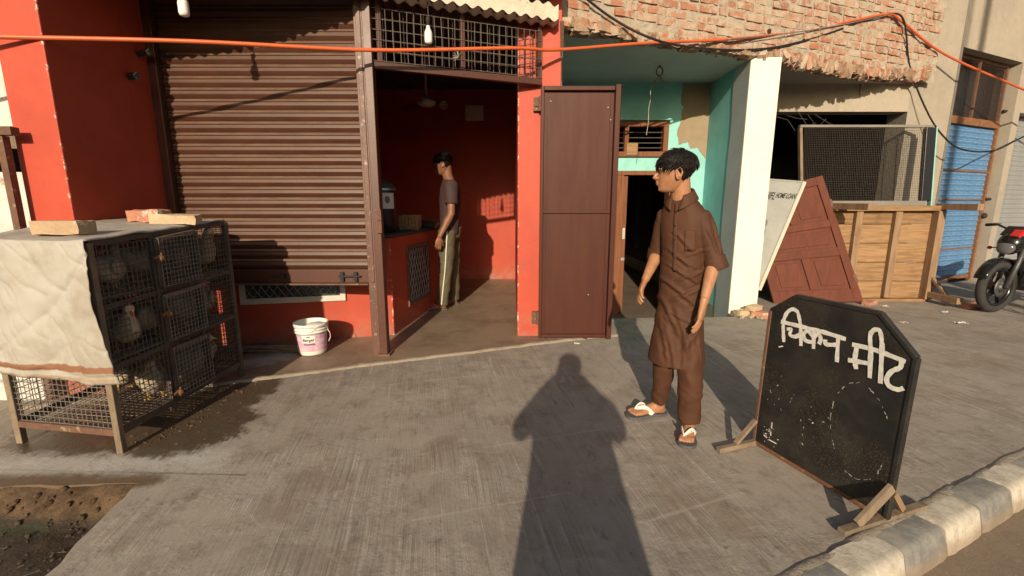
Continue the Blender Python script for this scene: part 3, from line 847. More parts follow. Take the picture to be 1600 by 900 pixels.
mb = MB(); mb.box((.30, 4.06, -.0), (.33, 4.09, .018)); mb.box((.55, 4.08, .0), (.70, 4.1, .018)); mb.build('foot_bolt', M['blackmatt'], lf)
mb = MB()
for (x, z) in ((.33, 2.10), (.82, 2.05), (.845, 1.95)): mb.ball((x, 4.096, z), .005, n=6, m=4)
mb.ball((.70, 4.097, .42), .004, n=6, m=4); mb.build('paint_fleck', M['whiteplastic'], lf)

# ================================================================== teal house, floor below the street
th = thing('teal_house', 'low teal painted house porch between red shop and cream post', 'building', (1.5, 6.0, -.25))
mb = MB(); mb.box((.40, 4.6, -.42), (2.9, 13, -.25)); mb.build('sunken_floor', M['dirty_floor'], th)
X0, X1 = 1.36, 2.12
mb = MB()
mb.box((.42, 6.07, -.25), (X0, 6.22, 1.83)); mb.box((X1, 6.07, -.25), (2.56, 6.22, 2.75))
mb.box((X0, 6.07, 1.655), (X1, 6.22, 1.83)); mb.box((.42, 6.07, 1.83), (.85, 6.22, 2.75)); mb.box((.85, 6.07, 2.275), (X1, 6.22, 2.75)); mb.box((2.0, 6.07, 1.83), (X1, 6.22, 2.275))
mb.build('porch_wall', M['teal'], th)
mb = MB()                                                  # patch of bare cement with a ragged outline
pts = []
ol = [(2.13, 2.72), (2.53, 2.72), (2.53, 2.0), (2.50, 1.80), (2.44, 1.88), (2.36, 1.95), (2.30, 1.93), (2.24, 2.0), (2.13, 1.99), (2.11, 2.1), (2.14, 2.3), (2.17, 2.42), (2.14, 2.5)]
fine = []
for i in range(len(ol)):
    a, b_ = V((*ol[i], 0)), V((*ol[(i + 1) % len(ol)], 0))
    for k in range(12):
        p = a.lerp(b_, k / 12); q = (noise.noise_vector(p * 14) * .022 + noise.noise_vector(p * 45) * .010) * (1 if i > 1 else 0); fine.append((p.x + q.x, p.y + q.y))
vs = [V((x, 6.064, z)) for x, z in fine] + [V((x, 6.072, z)) for x, z in fine]; n = len(fine)
mb.add(vs, [list(range(n))] + [(i, (i + 1) % n, n + (i + 1) % n, n + i) for i in range(n)])
mb.build('cement_patch', M['cement_patch'], th)
mb = MB(); mb.box((2.495, 5.40, -.25), (2.70, 6.24, 2.75)); mb.build('side_wall', M['teal_dk'], th)
mb = MB(); mb.box((.42, 4.42, -.25), (.455, 6.08, 2.75)); mb.build('side_wall', M['greyblue'], th)
mb = MB(); mb.box((2.49, 5.09, -.25), (2.81, 5.41, 2.74)); bev(mb.build('post', M['white'], th), .008)
gp = []
for i in range(24):                                        # grey band with a wavy brushed edge
    z = -.24 + 2.97 * i / 23; gp.append((5.42 + .035 * noise.noise(V((z * 2.2, 4, 0))) + .10 * (1 - i / 23) * .3, z))
vs = [V((2.486, y, z)) for y, z in gp] + [V((2.486, 5.10, z)) for y, z in gp]
mb = MB(); mb.add(vs, [(i, i + 1, 24 + i + 1, 24 + i) for i in range(23)]); k = [V((p.x + .012, p.y, p.z)) for p in vs]
mb.build('grey_band', M['greyblue'], th)
mb = MB(); mb.prism([(.42, 4.32), (2.66, 5.20), (2.66, 6.24), (.42, 6.24)], 2.728, 2.86); mb.build('porch_ceiling', M['soffit'], th)
# door frame, half open leaf, lock
fr = put('door_frame', MB().box((X0, 6.02, -.25), (X0 + .085, 6.20, 1.60)).box((X1 - .085, 6.02, -.25), (X1, 6.20, 1.60)).box((X0, 6.018, 1.602), (X1, 6.20, 1.655)).mesh('f', M['wood_door']), th); bev(fr, .004)
mb = MB(); mb.box((X0 + .087, 6.06, -.22), (X0 + .145, 6.78, 1.59)); dl = bev(mb.build('door', M['wood_door'], th), .004)
mb = MB(); mb.box((X0 + .10, 6.045, .78), (X0 + .13, 6.062, .92)); mb.tube([(X0 + .115, 6.03, .80), (X0 + .115, 6.03, .90)], .009, 8); mb.build('bolt', M['white_metal'], dl)
mb = MB(); mb.box((X0 + .09, 6.045, .49), (X0 + .14, 6.062, .53)); mb.ball((X0 + .10, 6.04, .51), .012); mb.ball((X0 + .13, 6.04, .51), .012); mb.build('lock', M['steel'], dl)
mb = MB(); mb.tube([(X0 + .05, 6.01, 1.64), (X0 + .05, 6.008, 1.58), (X0 + .045, 6.008, 1.50)], .006, 6); mb.build('chain', M['rust'], fr)
wn = put('window', MB().box((.86, 6.03, 2.20), (1.99, 6.16, 2.265)).box((.86, 6.03, 1.83), (1.99, 6.16, 1.895)).box((1.925, 6.03, 1.895), (1.99, 6.16, 2.20)).box((.86, 6.03, 1.895), (.925, 6.16, 2.20)).mesh('w', M['wood_door']), th); bev(wn, .006)
mb = MB(); mb.box((1.435, 6.04, 1.895), (1.485, 6.15, 2.20)); mb.build('mullion', M['wood_door'], wn)
for z in (1.945, 2.005, 2.07, 2.135):
    mb = MB(); mb.tube([(.925, 6.09, z), (1.925, 6.09, z)], .006, 6); mb.build('window_bar', M['wire'], wn)
mb = MB(); mb.box((.86, 5.985, 2.272), (2.0, 6.07, 2.292)); mb.build('drip_ledge', M['teal'], wn)
mb = MB(); mb.box((1.46, 6.018, 1.85), (1.60, 6.034, 2.0)); mb.build('card', M['wood_tab'], wn)
# dim room behind
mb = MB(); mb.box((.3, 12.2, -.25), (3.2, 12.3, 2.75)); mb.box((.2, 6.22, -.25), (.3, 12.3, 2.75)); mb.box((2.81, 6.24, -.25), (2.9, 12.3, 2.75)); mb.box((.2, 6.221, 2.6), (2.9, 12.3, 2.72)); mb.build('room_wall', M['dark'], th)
mb = MB()
for i in range(7):
    x = .9 + i * .28; mb.box((x, 9.6 + .3 * (i % 2), .3), (x + .10, 9.63 + .3 * (i % 2), 2.2))
mb.build('curtain', M['dark'], th)
# hook with loose wire in the ceiling
mb = MB(); mb.tube([(1.62 + .035 * cos(a), 5.35, 2.67 + .045 * sin(a)) for a in [i * pi / 8 for i in range(17)]], .007, 6); mb.tube([(1.62, 5.35, 2.735), (1.62, 5.35, 2.71)], .012, 6)
hook = mb.build('ceiling_hook', M['rust'], th)
mb = MB(); mb.tube([(1.62, 5.35, 2.63), (1.57, 5.36, 2.56), (1.535, 5.36, 2.48), (1.54, 5.36, 2.38), (1.525, 5.36, 2.28), (1.53, 5.36, 2.14), (1.515, 5.36, 2.0)], .0042, 5)
for d in (-.05, .02, .05, .07): mb.tube([(1.62, 5.35, 2.63), (1.62 + d * .6, 5.35, 2.585), (1.62 + d, 5.34, 2.53)], .003, 4)
mb.build('loose_wire', M['wire_lt'], hook)

# ================================================================== brick wall above the porch
A0 = V((.36, 4.22, 0)); BD = V((.9336, .3584, 0)); BN = V((.3584, -.9336, 0)); LEN = 5.33
def BW(s, off=0, z=0): p = A0 + BD * s + BN * off; return V((p.x, p.y, z))
bw = thing('brick_parapet', 'bare red brick wall overhanging the teal porch with broken lower edge', 'wall', tuple(BW(LEN / 2)))
Z0 = 2.80
mb = MB()
def core(u_, v_):
    s = LEN * u_; z = 2.735 + 1.35 * v_; p = BW(s, -.004, z)
    low = noise.noise(V((s * 2.3, 0, 9))) * .035
    if v_ == 0: p.z += low
    q = noise.noise(p * 14) * .012 + noise.noise(p * 40) * .005
    return p + BN * q
mb.grid(core, 320, 76)
a = BW(0, -.01, 0); 
mb.prism([tuple(BW(0, -.02)[:2]), tuple(BW(LEN, -.02)[:2]), tuple(BW(LEN, -.24)[:2]), tuple(BW(0, -.24)[:2])], 2.775, 4.08)
mb.build('mortar_bed', M['mortar'], bw, smooth=True)
bms = [rough_block(.212, .10, .062, 20 + k, .009) for k in range(8)]
for m in bms: m.materials.append(M['brick'])
cnt_b = 0
for c_ in range(13):
    z = Z0 + .034 + c_ * .0825; s = -.12 if c_ % 2 else 0
    while s < LEN - .06:
        L = .222 if R.random() < .86 else .11
        if c_ == 0 and R.random() < .30 or (c_ == 1 and R.random() < .06): s += L + .014; continue
        mid = s + L / 2
        if mid > .04 and mid < LEN - .05 and cnt_b < 285:
            o = put('brick', R.choice(bms), bw)
            pr = R.uniform(-.008, .009) - .045
            rot = Matrix.Rotation(R.uniform(-.02, .02), 4, 'Y') @ Matrix.Rotation(R.uniform(-.02, .02), 4, 'Z') @ Matrix.Rotation(pi * R.randint(0, 1), 4, 'X')
            p = BW(mid, pr, z + R.uniform(-.007, .007) + .008 * sin(mid * 1.7 + c_)) - ORG[bw.name]
            o.matrix_local = frame3(BD, -BN, V((0, 0, 1)), p) @ rot @ Matrix.Diagonal((L / .222, 1, 1, 1))
            cnt_b += 1
        s += L + .013
# broken bricks and mortar hanging along the lower edge
brk = [rough_block(.12, .11, .075, 60 + k, .022, 3, 3, 3) for k in range(6)]
for m in brk: m.materials.append(M['rubble'])
brk2 = [m.copy() for m in brk]
for m in brk2: m.materials.clear(); m.materials.append(M['brick'])
s = .02; i = 0
while s < LEN - .25:
    right = s > 2.55
    wd = R.uniform(.035, .075) if right else R.uniform(.07, .16)
    o = put('broken_brick', R.choice(brk2 if R.random() < (.55 if right else .3) else brk), bw)
    zz = 2.765 + R.uniform(-.012, .02) - (.03 * sin((s - 2.55) * 1.6) if right else 0)
    p = BW(s + wd / 2, R.uniform(-.06, -.025) if not right else R.uniform(-.05, .0), zz) - ORG[bw.name]
    rot = Matrix.Rotation(R.uniform(-.5, .5) if right else R.uniform(-.2, .2), 4, 'Y') @ Matrix.Rotation(R.uniform(-.35, .35), 4, 'X') @ Matrix.Rotation(R.uniform(-.3, .3), 4, 'Z')
    hgt = R.uniform(1.2, 1.9) if right else R.uniform(.9, 1.5)
    o.matrix_local = frame3(BD, -BN, V((0, 0, 1)), p) @ rot @ Matrix.Diagonal((wd / .11, 1, hgt, 1))
    s += wd * .72
mb = MB(); 
for k in range(520):
    s = R.uniform(0, LEN - .2); r = R.uniform(.006, .028)
    p = BW(s, R.uniform(-.14, .004), 2.735 + abs(R.gauss(0, .028)))
    mb.ball(p, r, r * R.uniform(.6, 1.2), r * R.uniform(.6, 1.3), 6, 4, Euler((R.random() * 3, R.random() * 3, R.random() * 3)).to_matrix())
tag(mb.build('mortar_crumbs', M['mortar'], bw), kind='stuff')
mb = MB(); mb.tube([BW(2.45, -.01, 2.985), BW(2.45, .012, 2.985)], .024, 10); mb.build('drain_hole', M['blackmatt'], bw)

# ================================================================== unfinished cement shop
ce = thing('cement_shop', 'unplastered grey cement shop front with wide dark opening', 'building', (4.2, 6.2, 0))
U = V((.9135, .4067, 0)); UN = V((.4067, -.9135, 0)); C0 = V((5.03, 6.10, 0))
def F(s, off=0, z=0): p = C0 + U * s + UN * off; return V((p.x, p.y, z))
def fp(*so): return [tuple(F(s, o_)[:2]) for s, o_ in so]
mb = MB(); mb.box((2.805, 6.10, 2.39), (5.03, 6.32, 2.80)); mb.build('lintel', M['cement'], ce)
mb = MB(); mb.prism([(5.03, 6.10)] + fp((1.0, 0), (1.0, -.5)) + [(5.03, 6.42)], 0, 4.1); mb.build('pillar', M['cement'], ce)
mb = MB(); mb.prism([(2.81, 5.28), (5.0, 6.09), (5.0, 6.33), (2.81, 6.33)], 2.722, 2.80); mb.build('soffit', M['soffit_g'], ce)
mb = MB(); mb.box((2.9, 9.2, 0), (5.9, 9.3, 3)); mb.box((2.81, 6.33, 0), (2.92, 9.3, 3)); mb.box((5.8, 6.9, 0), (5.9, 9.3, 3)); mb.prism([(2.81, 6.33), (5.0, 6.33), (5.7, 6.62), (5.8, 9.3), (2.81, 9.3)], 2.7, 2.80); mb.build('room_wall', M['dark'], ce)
mb = MB()
for i in range(5): mb.tube([(3.4 + i * .11 + R.uniform(-.05, .05), 6.06 + .01 * i, 2.40 + R.uniform(-.1, .06)), (3.5 + i * .13, 6.07, 2.28 + R.uniform(-.1, .05)), (3.62 + i * .12, 6.06, 2.2 + R.uniform(-.1, .1))], .003, 4)
mb.build('loose_wire', M['wire'], ce)
mb = MB(); mb.tube([(4.37, 6.085, 2.72), (4.37, 6.07, 2.58)], .006, 5); mb.build('rebar_stub', M['rust'], ce)

# ================================================================== rendered building with blue shutter
cb = thing('rendered_building', 'grey cement rendered building with worn blue roller shutter and mesh transom', 'building', tuple(F(1.8)))
mb = MB(); mb.prism(fp((1.0, .012), (1.04, .012), (1.04, -.5), (1.0, -.5)), 0, 4.6); mb.build('pilaster', M['cement_dk'], cb)
SL, SR = 1.043, 2.76
mb = MB(); mb.prism(fp((SL - .002, .004), (SR, .004), (SR, -.4), (SL - .002, -.4)), 3.285, 4.6); mb.build('upper_wall', M['cement'], cb)
mb = MB(); mb.prism(fp((SR, .006), (SR + .19, .006), (SR + .19, -.42), (SR, -.42)), 0, 4.6); mb.build('jamb', M['cement'], cb)
mb = MB(); mb.prism(fp((SR + .19, .004), (SR + 1.8, .004), (SR + 1.8, -.4), (SR + .19, -.4)), 2.6, 4.6); mb.build('upper_wall', M['cement'], cb)
mb = MB(); mb.prism(fp((SR + 1.8, .0), (SR + 4, 0), (SR + 4, -.4), (SR + 1.8, -.4)), 0, 4.6); mb.build('end_wall', M['cement'], cb)
mb = MB(); mb.prism(fp((SR - .15, .6), (SR + 3, .6), (SR + 3, 0.006), (SR - .15, .006)), 4.08, 4.25); mb.build('balcony', M['cement'], cb)
SO = -.16
def shutter(name, s0, s1, zb, ztop, m, dep, par):
    ps = put(name, MB().prism(fp((s0, SO - .004), (s1, SO - .004), (s1, SO - .012), (s0, SO - .012)), zb, ztop).mesh('b', m), par)
    me = slat_mesh(s1 - s0, .0765, dep, m); n = int((ztop - zb) / .0765)
    for i in range(n):
        o = put('slat', me, ps); o.matrix_local = frame3(U, -UN, V((0, 0, 1)), F(s0, SO, zb + .02 + i * .0765))
    return ps
bsh = shutter('roller_shutter', SL + .05, SR - .06, .10, 2.36, M['blue'], .016, cb)
for z in (.55, 1.30, 1.72):
    mb = MB(); mb.beam(F(SL + .05, SO + .022, z), F(SR - .06, SO + .022, z), .010, .022); mb.build('lock_bar', M['rust_or'], bsh)
mb = MB(); mb.beam(F(SL + .03, SO + .01, .085), F(SR - .03, SO + .01, .085), .03, .05); mb.build('bottom_bar', M['rust_or'], bsh)
mb = MB(); mb.prism(fp((SL, SO), (SR, SO), (SR, SO - .4), (SL, SO - .4)), -.02, .005); mb.build('gap_shade_slab', M['black'], cb)  # black slab painting the shadow gap under the raised shutter
mb = MB(); mb.beam(F(SR - .055, SO + .02, .02), F(SR - .055, SO + .02, 2.46), .05, .05, tuple(UN)); mb.beam(F(SL + .02, SO + .02, .02), F(SL + .02, SO + .02, 3.27), .05, .05, tuple(UN))
mb.beam(F(SL + .02, SO + .021, 2.415), F(SR - .03, SO + .021, 2.415), .05, .10); mb.build('guide_frame', M['rust_or'], cb)
mb = MB(); mb.tube([F(SR - .05, SO + .05, 1.31), F(SR + .0, SO + .09, 1.31)], .02, 8); mb.build('latch', M['blackmatt'], bsh)
mb = MB(); mb.ball(F(SR - .05, SO + .07, 1.05), .04, .035, .045); mb.build('padlock', M['blackmatt'], bsh)
mb = MB(); mb.tube([F(SR - .05, SO + .06, 2.62), F(SR + .0, SO + .08, 2.62)], .02, 8); mb.build('latch', M['blackmatt'], bsh)
tm = put('mesh_transom', MB().beam(F(SL + .02, SO + .018, 3.25), F(SR - .03, SO + .018, 3.25), .03, .04).beam(F((SL + SR) / 2, SO + .018, 2.47), F((SL + SR) / 2, SO + .018, 3.23), .03, .03, tuple(UN)).beam(F(SR - .055, SO + .018, 2.47), F(SR - .055, SO + .018, 3.23), .04, .04, tuple(UN)).mesh('t', M['rust']), cb)
mb = MB(); mb.wires(F(SL + .04, SO + .02, 2.47), F(SR - .06, 0) - F(SL + .04, 0), V((0, 0, .76)), 44, 26, .0014, .0, 8, .002); mb.build('wire_mesh', M['wire_br'], tm)
mb = MB(); mb.prism(fp((SL, SO - .12), (SR, SO - .12), (SR, SO - .2), (SL, SO - .2)), 2.36, 3.3); mb.build('transom_back', M['black'], cb)
gs = shutter('roller_shutter', SR + .19, SR + 1.8, .05, 2.6, M['greyslat'], .012, cb); gs['label'] = 'grey roller shutter'

# ================================================================== neighbour on the left
lb = thing('whitewashed_building', 'peeling whitewashed wall left of the red shop pillar', 'building', (-4.2, 3.3, 0))
mb = MB(); mb.box((-7, 3.15, 1.72), (-2.957, 3.5, 3.6)); mb.box((-7, 3.15, 0), (-4.4, 3.5, 1.72)); mb.build('wall', M['lime_wall'], lb)
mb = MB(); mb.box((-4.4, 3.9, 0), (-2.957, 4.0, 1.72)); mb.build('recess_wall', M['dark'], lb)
mb = MB(); mb.box((-4.4, 3.10, 1.60), (-2.957, 3.16, 1.74)); mb.build('lintel', M['wood_grey'], lb)
mb = MB(); mb.box((-4.6, 2.75, 0), (-3.0, 3.15, .12)); mb.build('plinth', M['lime_wall'], lb)
# ================================================================== cables, bulbs
def smooth_pts(P, k=8):
    P = [V(p) for p in P]; out = []
    for i in range(len(P) - 1):
        a, b, c, d = P[max(i - 1, 0)], P[i], P[i + 1], P[min(i + 2, len(P) - 1)]
        for j in range(k):
            t = j / k
            out.append(.5 * ((2 * b) + (c - a) * t + (2 * a - 5 * b + 4 * c - d) * t * t + (3 * b - a - 3 * c + d) * t ** 3))
    return out + [P[-1]]
def ln(pxs): return pxs
mb = MB(); mb.tube(smooth_pts([(-4.6, 2.15, 2.02), (-2.92, 2.74, 2.158), (-1.98, 3.05, 2.232), (-.97, 3.45, 2.305), (0.0, 3.78, 2.42), (.37, 4.02, 2.482), (1.2, 4.42, 2.66), (2.13, 4.84, 2.83), (3.10, 5.30, 3.06), (3.85, 5.55, 3.26), (4.32, 5.70, 3.375), (4.55, 5.78, 3.32), (5.4, 6.1, 3.06), (6.88, 6.5, 2.745), (8.5, 7.0, 2.45)]), .0135, 8)
tag(mb.build('orange_cable', M['cable_or'], smooth=True), 'orange cable strung across the whole row of fronts', 'cable')
mb = MB(); mb.tube(smooth_pts([(.36, 4.12, 3.10), (.85, 4.36, 2.86), (1.35, 4.47, 2.69), (2.05, 4.84, 2.735), (2.7, 5.09, 2.83), (3.4, 5.39, 3.05), (4.0, 5.60, 3.285), (4.33, 5.70, 3.38), (4.55, 5.76, 3.32), (4.86, 5.95, 2.86), (5.25, 6.05, 2.36), (5.55, 6.1, 2.08), (5.9, 6.2, 1.94), (6.4, 6.3, 1.93), (7.0, 6.55, 2.12), (8, 6.9, 2.5)]), .0105, 6)
tag(mb.build('black_cable', M['cable_bk'], smooth=True), 'thin black cable drooping beside the blue roller shutter', 'cable')
mb = MB(); mb.tube(smooth_pts([(2.10, 4.80, 2.815), (2.9, 5.15, 2.99), (3.6, 5.45, 3.17), (4.3, 5.69, 3.36)]), .006, 5)
tag(mb.build('grey_wire', M['wire_lt'], smooth=True), 'thin grey wire running under the orange cable below the bricks', 'cable')

def bulb(x, y, zt, label, drop):
    t = thing('light_bulb', label, 'light bulb', (x, y, zt), 'bulbs hanging from the awning')
    mb = MB(); mb.lathe([(.001, -.002), (.016, 0), (.026, .006), (.0295, .02), (.0295, .06)], (x, y, zt), 18); mb.build('diffuser', M['bulb'], t, True)
    mb = MB(); mb.lathe([(.0300, .058), (.030, .07), (.028, .082), (.020, .098), (.0145, .112), (.0135, .125)], (x, y, zt), 18); mb.build('housing', M['whiteplastic'], t, True)
    mb = MB(); mb.lathe([(.0125, .124), (.0125, .148), (.0165, .15), (.0165, .178), (.006, .19)], (x, y, zt), 14); mb.build('holder', M['blackmatt'], t, True)
    mb = MB(); mb.tube([(x, y, zt + .185), (x + .004, y + .003, zt + drop * .6), (x, y + .006, zt + drop)], .003, 5); mb.build('flex', M['cable_bk'], t)
bulb(-2.005, 3.045, 2.372, 'white bulb hanging in front of the brown roller shutter', .30)
bulb(-.625, 3.69, 2.42, 'white bulb hanging in front of the wire grille', .29)

# ================================================================== poultry cage
cg = thing('chicken_cage', 'rusty three tier wire chicken cage on short legs', 'cage', (-2.27, 2.62, 0))
P00, P10, P11, P01 = V((-2.60, 2.225, 0)), V((-1.985, 2.125, 0)), V((-1.962, 3.13, 0)), V((-2.60, 3.13, 0))
def up(p, z): return V((p.x, p.y, z * (1 - .048 * (3.13 - p.y))))
ZT = [.115, .466, .785, 1.115]
for p in (P00, P10, P11, P01):
    mb = MB(); mb.beam(up(p, .0), up(p, 1.12), .032, .032, (0, 1, 0)); bev(mb.build('leg', M['wood_rust'] if p.y > 3 else M['wood_grey'], cg), .003)
m1, m2 = P10.lerp(P11, .36), P10.lerp(P11, .665)
for p in (m1, m2):
    mb = MB(); mb.beam(up(p, .06 if p is m1 else .115), up(p, 1.11), .026, .026, (0, 1, 0)); mb.build('upright', M['wood_rust'], cg)
for i, z in enumerate(ZT):
    for a, b in ((P00, P10), (P10, P11), (P11, P01), (P01, P00)):
        mb = MB(); mb.beam(up(a, z), up(b, z), .022, .026 if i else .034); mb.build('rail', M['rust'] if (i == 0 and a is P00) else M['wood_rust'], cg)
    if 0 < i < 3 or i == 0:
        mb = MB(); mb.prism([tuple(P00[:2]), tuple(P10[:2]), tuple(P11[:2]), tuple(P01[:2])], z + .005, z + .012)
        if i: mb.build('tray', M['droppings'], cg)
dz = V((0, 0, 1))
mb = MB(); mb.wires(up(P00, .135), P10 - P00, dz * .92, 21, 30, .0024, 0, 2, .003); mb.build('wire_mesh', M['wire_lt'], cg)
mb = MB()
mb.wires(up(P10, .135) + V((.012, 0, 0)), P11 - P10, dz * .925, 34, 31, .0023, .02, 5, .004); mb.build('wire_mesh', M['wire'], cg)
mb = MB(); mb.wires(up(P01, .135), P11 - P01, dz * .965, 20, 30, .0024, 0, 6, .003); mb.build('wire_mesh', M['wire'], cg)
mb = MB(); mb.wires(up(P00, .135), P01 - P00, dz * .965, 28, 30, .0024, 0, 9, .003); mb.build('wire_mesh', M['wire'], cg)
mb = MB(); mb.wires(up(P00, .12), P10 - P00, P01 - P00, 20, 28, .0026, 0, 7, .002); mb.build('floor_mesh', M['wire'], cg)
for i in range(3):                                     # three hinged doors in the middle bay
    a, b = m1.lerp(m2, .04) + V((.026, 0, 0)), m1.lerp(m2, 1.02) + V((.026, 0, 0))
    za, zb = ZT[i] + .028, ZT[i + 1] - .03
    tw = .010 * (i - 1)
    dr = put('cage_door', MB().beam(up(a, za), up(b, za + tw), .016, .022).mesh('d', M['wood_rust']), cg)
    mb = MB(); mb.beam(up(a, zb), up(b, zb + tw), .016, .022); mb.build('top_rail', M['wood_grey'], dr)
    mb = MB(); mb.beam(up(a, za), up(a, zb), .016, .022, (0, 1, 0)); mb.build('stile', M['wood_rust'], dr)
    mb = MB(); mb.beam(up(b, za + tw), up(b, zb + tw), .016, .022, (0, 1, 0)); mb.build('stile', M['wood_rust'], dr)
    mb = MB(); mb.wires(up(a, za) + V((.012, 0, 0)), b - a, dz * (zb - za), 11, 11, .0022, 0, 20 + i, .002); mb.build('wire_mesh', M['wire_lt'], dr)
    c = up(a, za + (zb - za) * (.62 if i else .12)) + V((.018, -.02, 0))
    mb = MB(); mb.tube([c + V((0, -.035, 0)), c + V((.012, .0, .012)), c + V((0, .035, .004))], .010, 6); mb.tube([c + V((.012, 0, -.02)), c + V((.012, .005, .03))], .006, 6); mb.ball(c + V((.012, 0, 0)), .018, n=8, m=6); mb.build('latch', M['rust_or'], dr)
mb = MB()
for k in range(240):
    t, s_ = R.random(), R.random(); p = P00.lerp(P10, t).lerp(P01.lerp(P11, t), s_); a = R.uniform(0, pi); l = R.uniform(.015, .05)
    z = R.choice([.125, .484, .803]) + R.uniform(0, .012); p = up(p, z); mb.tube([p, p + V((cos(a) * l, sin(a) * l, R.uniform(0, .006)))], .0016, 3)
tag(mb.build('straw_litter', M['straw'], cg), kind='stuff')
mb = MB()
for k in range(170):
    p = V((-1.93 + R.gauss(0, .10), R.uniform(2.2, 3.15), .002)); a = R.uniform(0, pi); l = R.uniform(.004, .022)
    mb.tube([p, p + V((cos(a) * l, sin(a) * l, R.uniform(0, .004)))], R.uniform(.0008, .003), 4)
tag(mb.build('spilled_feed', mat('dark_feed', (.16, .085, .035), (.10, .05, .025), .8, 20, .3)), kind='stuff')
# chickens
def chick():
    t = thing('chicken', 'white chicken', 'chicken')
    mb = MB()
    mb.tube([(-.135, 0, .165), (-.10, 0, .15), (-.06, 0, .125), (0, 0, .112), (.055, 0, .118), (.085, 0, .145), (.098, 0, .185), (.108, 0, .215), (.122, 0, .232), (.142, 0, .232), (.15, 0, .230)],
            [.008, .030, .058, .074, .068, .046, .028, .023, .024, .018, .005], 14, ry=[.004, .040, .066, .080, .074, .05, .03, .025, .025, .018, .005])
    for s in (-1, 1):
        mb.ball((-.015, s * .062, .125), .068, .018, .045, 10, 8, Matrix.Rotation(.25, 3, 'Y'))
    o = mb.build('body', M['feather'], t, True)
    for k in range(3): pass
    mb = MB()
    for k in range(4): mb.tube([(.108 + k * .011, 0, .246 + .003 * (k % 2)), (.106 + k * .011, 0, .272 - .006 * abs(k - 1.2))], [.007, .003], 5)
    mb.build('comb', M['comb'], t)
    mb = MB(); mb.ball((.146, 0, .205), .008, .006, .014, 6, 5); mb.build('wattle', M['comb'], t)
    mb = MB(); mb.tube([(.148, 0, .230), (.168, 0, .224)], [.007, .001], 6); mb.build('beak', M['beak'], t)
    for s in (-1, 1):
        mb = MB(); mb.tube([(.0, s * .03, .06), (.005, s * .032, .012)], .006, 5)
        for a in (-.5, 0, .5): mb.tube([(.005, s * .032, .008), (.005 + cos(a) * .035, s * .032 + sin(a) * .035, .004)], .004, 4)
        mb.build('leg', M['beak'], t)
    return t
ch0 = chick()
def copy_thing(src, loc, rz, label, sc=1, ry=0):
    r = src.copy(); C.objects.link(r); r.location = loc; r.rotation_euler = (0, ry, rz); r.scale = (sc,) * 3; r['label'] = label
    for c in list(src.children):
        k = c.copy(); C.objects.link(k); k.parent = r
    return r
tn = ['bottom', 'middle', 'top']; used = 0
spots = [(2, -2.10, 2.33, 1.9, 'beside the hanging sheet'), (2, -2.16, 2.58, .3, 'behind the left bay mesh'), (2, -2.12, 2.86, 2.6, 'behind the cage door'), (2, -2.40, 2.98, 1.2, 'at the back corner'),
         (1, -2.08, 2.34, -.5, 'beside the hanging sheet'), (1, -2.12, 2.55, 2.2, 'behind the left bay mesh'), (1, -2.10, 2.80, .9, 'behind the cage door'), (1, -2.38, 2.66, 3.9, 'at the far side of the cage'), 
         (0, -2.10, 2.52, -.9, 'behind the left bay mesh'), (0, -2.09, 2.76, .5, 'behind the cage door'), (0, -2.12, 2.93, 2.8, 'in the open far bay'), (0, -2.40, 2.85, 1.4, 'at the far side of the cage'),
         (2, -2.36, 2.42, 2.9, 'second row by the sheet'), (2, -2.10, 3.03, -.4, 'in the open far bay'), (1, -2.34, 2.44, .2, 'second row by the sheet'), (1, -2.11, 3.02, 2.0, 'in the open far bay'), (0, -2.36, 2.62, 2.4, 'second row in the left bay'), (1, -2.36, 2.92, -1.2, 'at the back corner')]
for i, (tr, x, y, rz, wh) in enumerate(spots):
    lab = f'white chicken on the {tn[tr]} tier of the cage, {wh}'
    z = ZT[tr] + .014; sc = 1.05 + R.uniform(-.08, .12)
    if i == 0:
        ch0.location = (x, y, z); ch0.rotation_euler = (0, 0, rz); ch0.scale = (sc,) * 3; ch0['label'] = lab; ch0['group'] = 'white chickens in the wire cage'
    else: copy_thing(ch0, (x, y, z), rz, lab, sc)

# sheet over the cage
def shf(u_, v_):
    # u along the cage front (left to right), v from the back edge over the top and down the front
    x = -2.68 + .715 * u_
    ed = lambda q: 2.225 - .10 * min(max((q + 2.60) / .63, -.1), 1.1)
    top_len = 1.0; L = v_ * 1.72
    n1 = noise.noise(V((x * 5, L * 5, 1))) ; n2 = noise.noise(V((x * 14, L * 14, 3))); 
    if L < top_len:
        yb = 3.14; yf = ed(x) - .03
        y = yb + (yf - yb) * (L / top_len)
        sag = -.012 * sin(pi * min(1, max(0, (x + 2.6) / .63)))
        edge = -.03 * max(0, (x + 1.975) / .03) if x > -1.975 else 0
        return V((x + n1 * .010 * (1 if u_ > .9 else 0), y, 1.140 - .055 * (3.14 - y) + sag + n1 * .012 + n2 * .004 + edge))
    d = (L - top_len); flare = .05 * d
    z = 1.082 - d * .93 - .03 * u_ * d
    xx = x + (u_ - .35) * .24 * max(0, d - .30) + .02 * d
    n3 = noise.noise(V((x * 3.2 + L * 2.1, L * 1.1, 7))); n4 = noise.noise(V((x * 9 - L * 5, L * 4, 11)))
    fold = .014 * sin(xx * 17 + d * 2) * min(1, d * 2) + .010 * n1 + .008 * n2 + .014 * (max(0, 1 - abs(n3) * 6) ** 2) + .009 * (max(0, 1 - abs(n4) * 5) ** 2)
    rib = .011 * math.exp(-((d - .66) / .016) ** 2) + .008 * math.exp(-((d - .70) / .012) ** 2)
    return V((xx, ed(x) - .036 - flare + fold * .8 - rib, z + n1 * .008))
mb = MB(); mb.grid(shf, 90, 200)
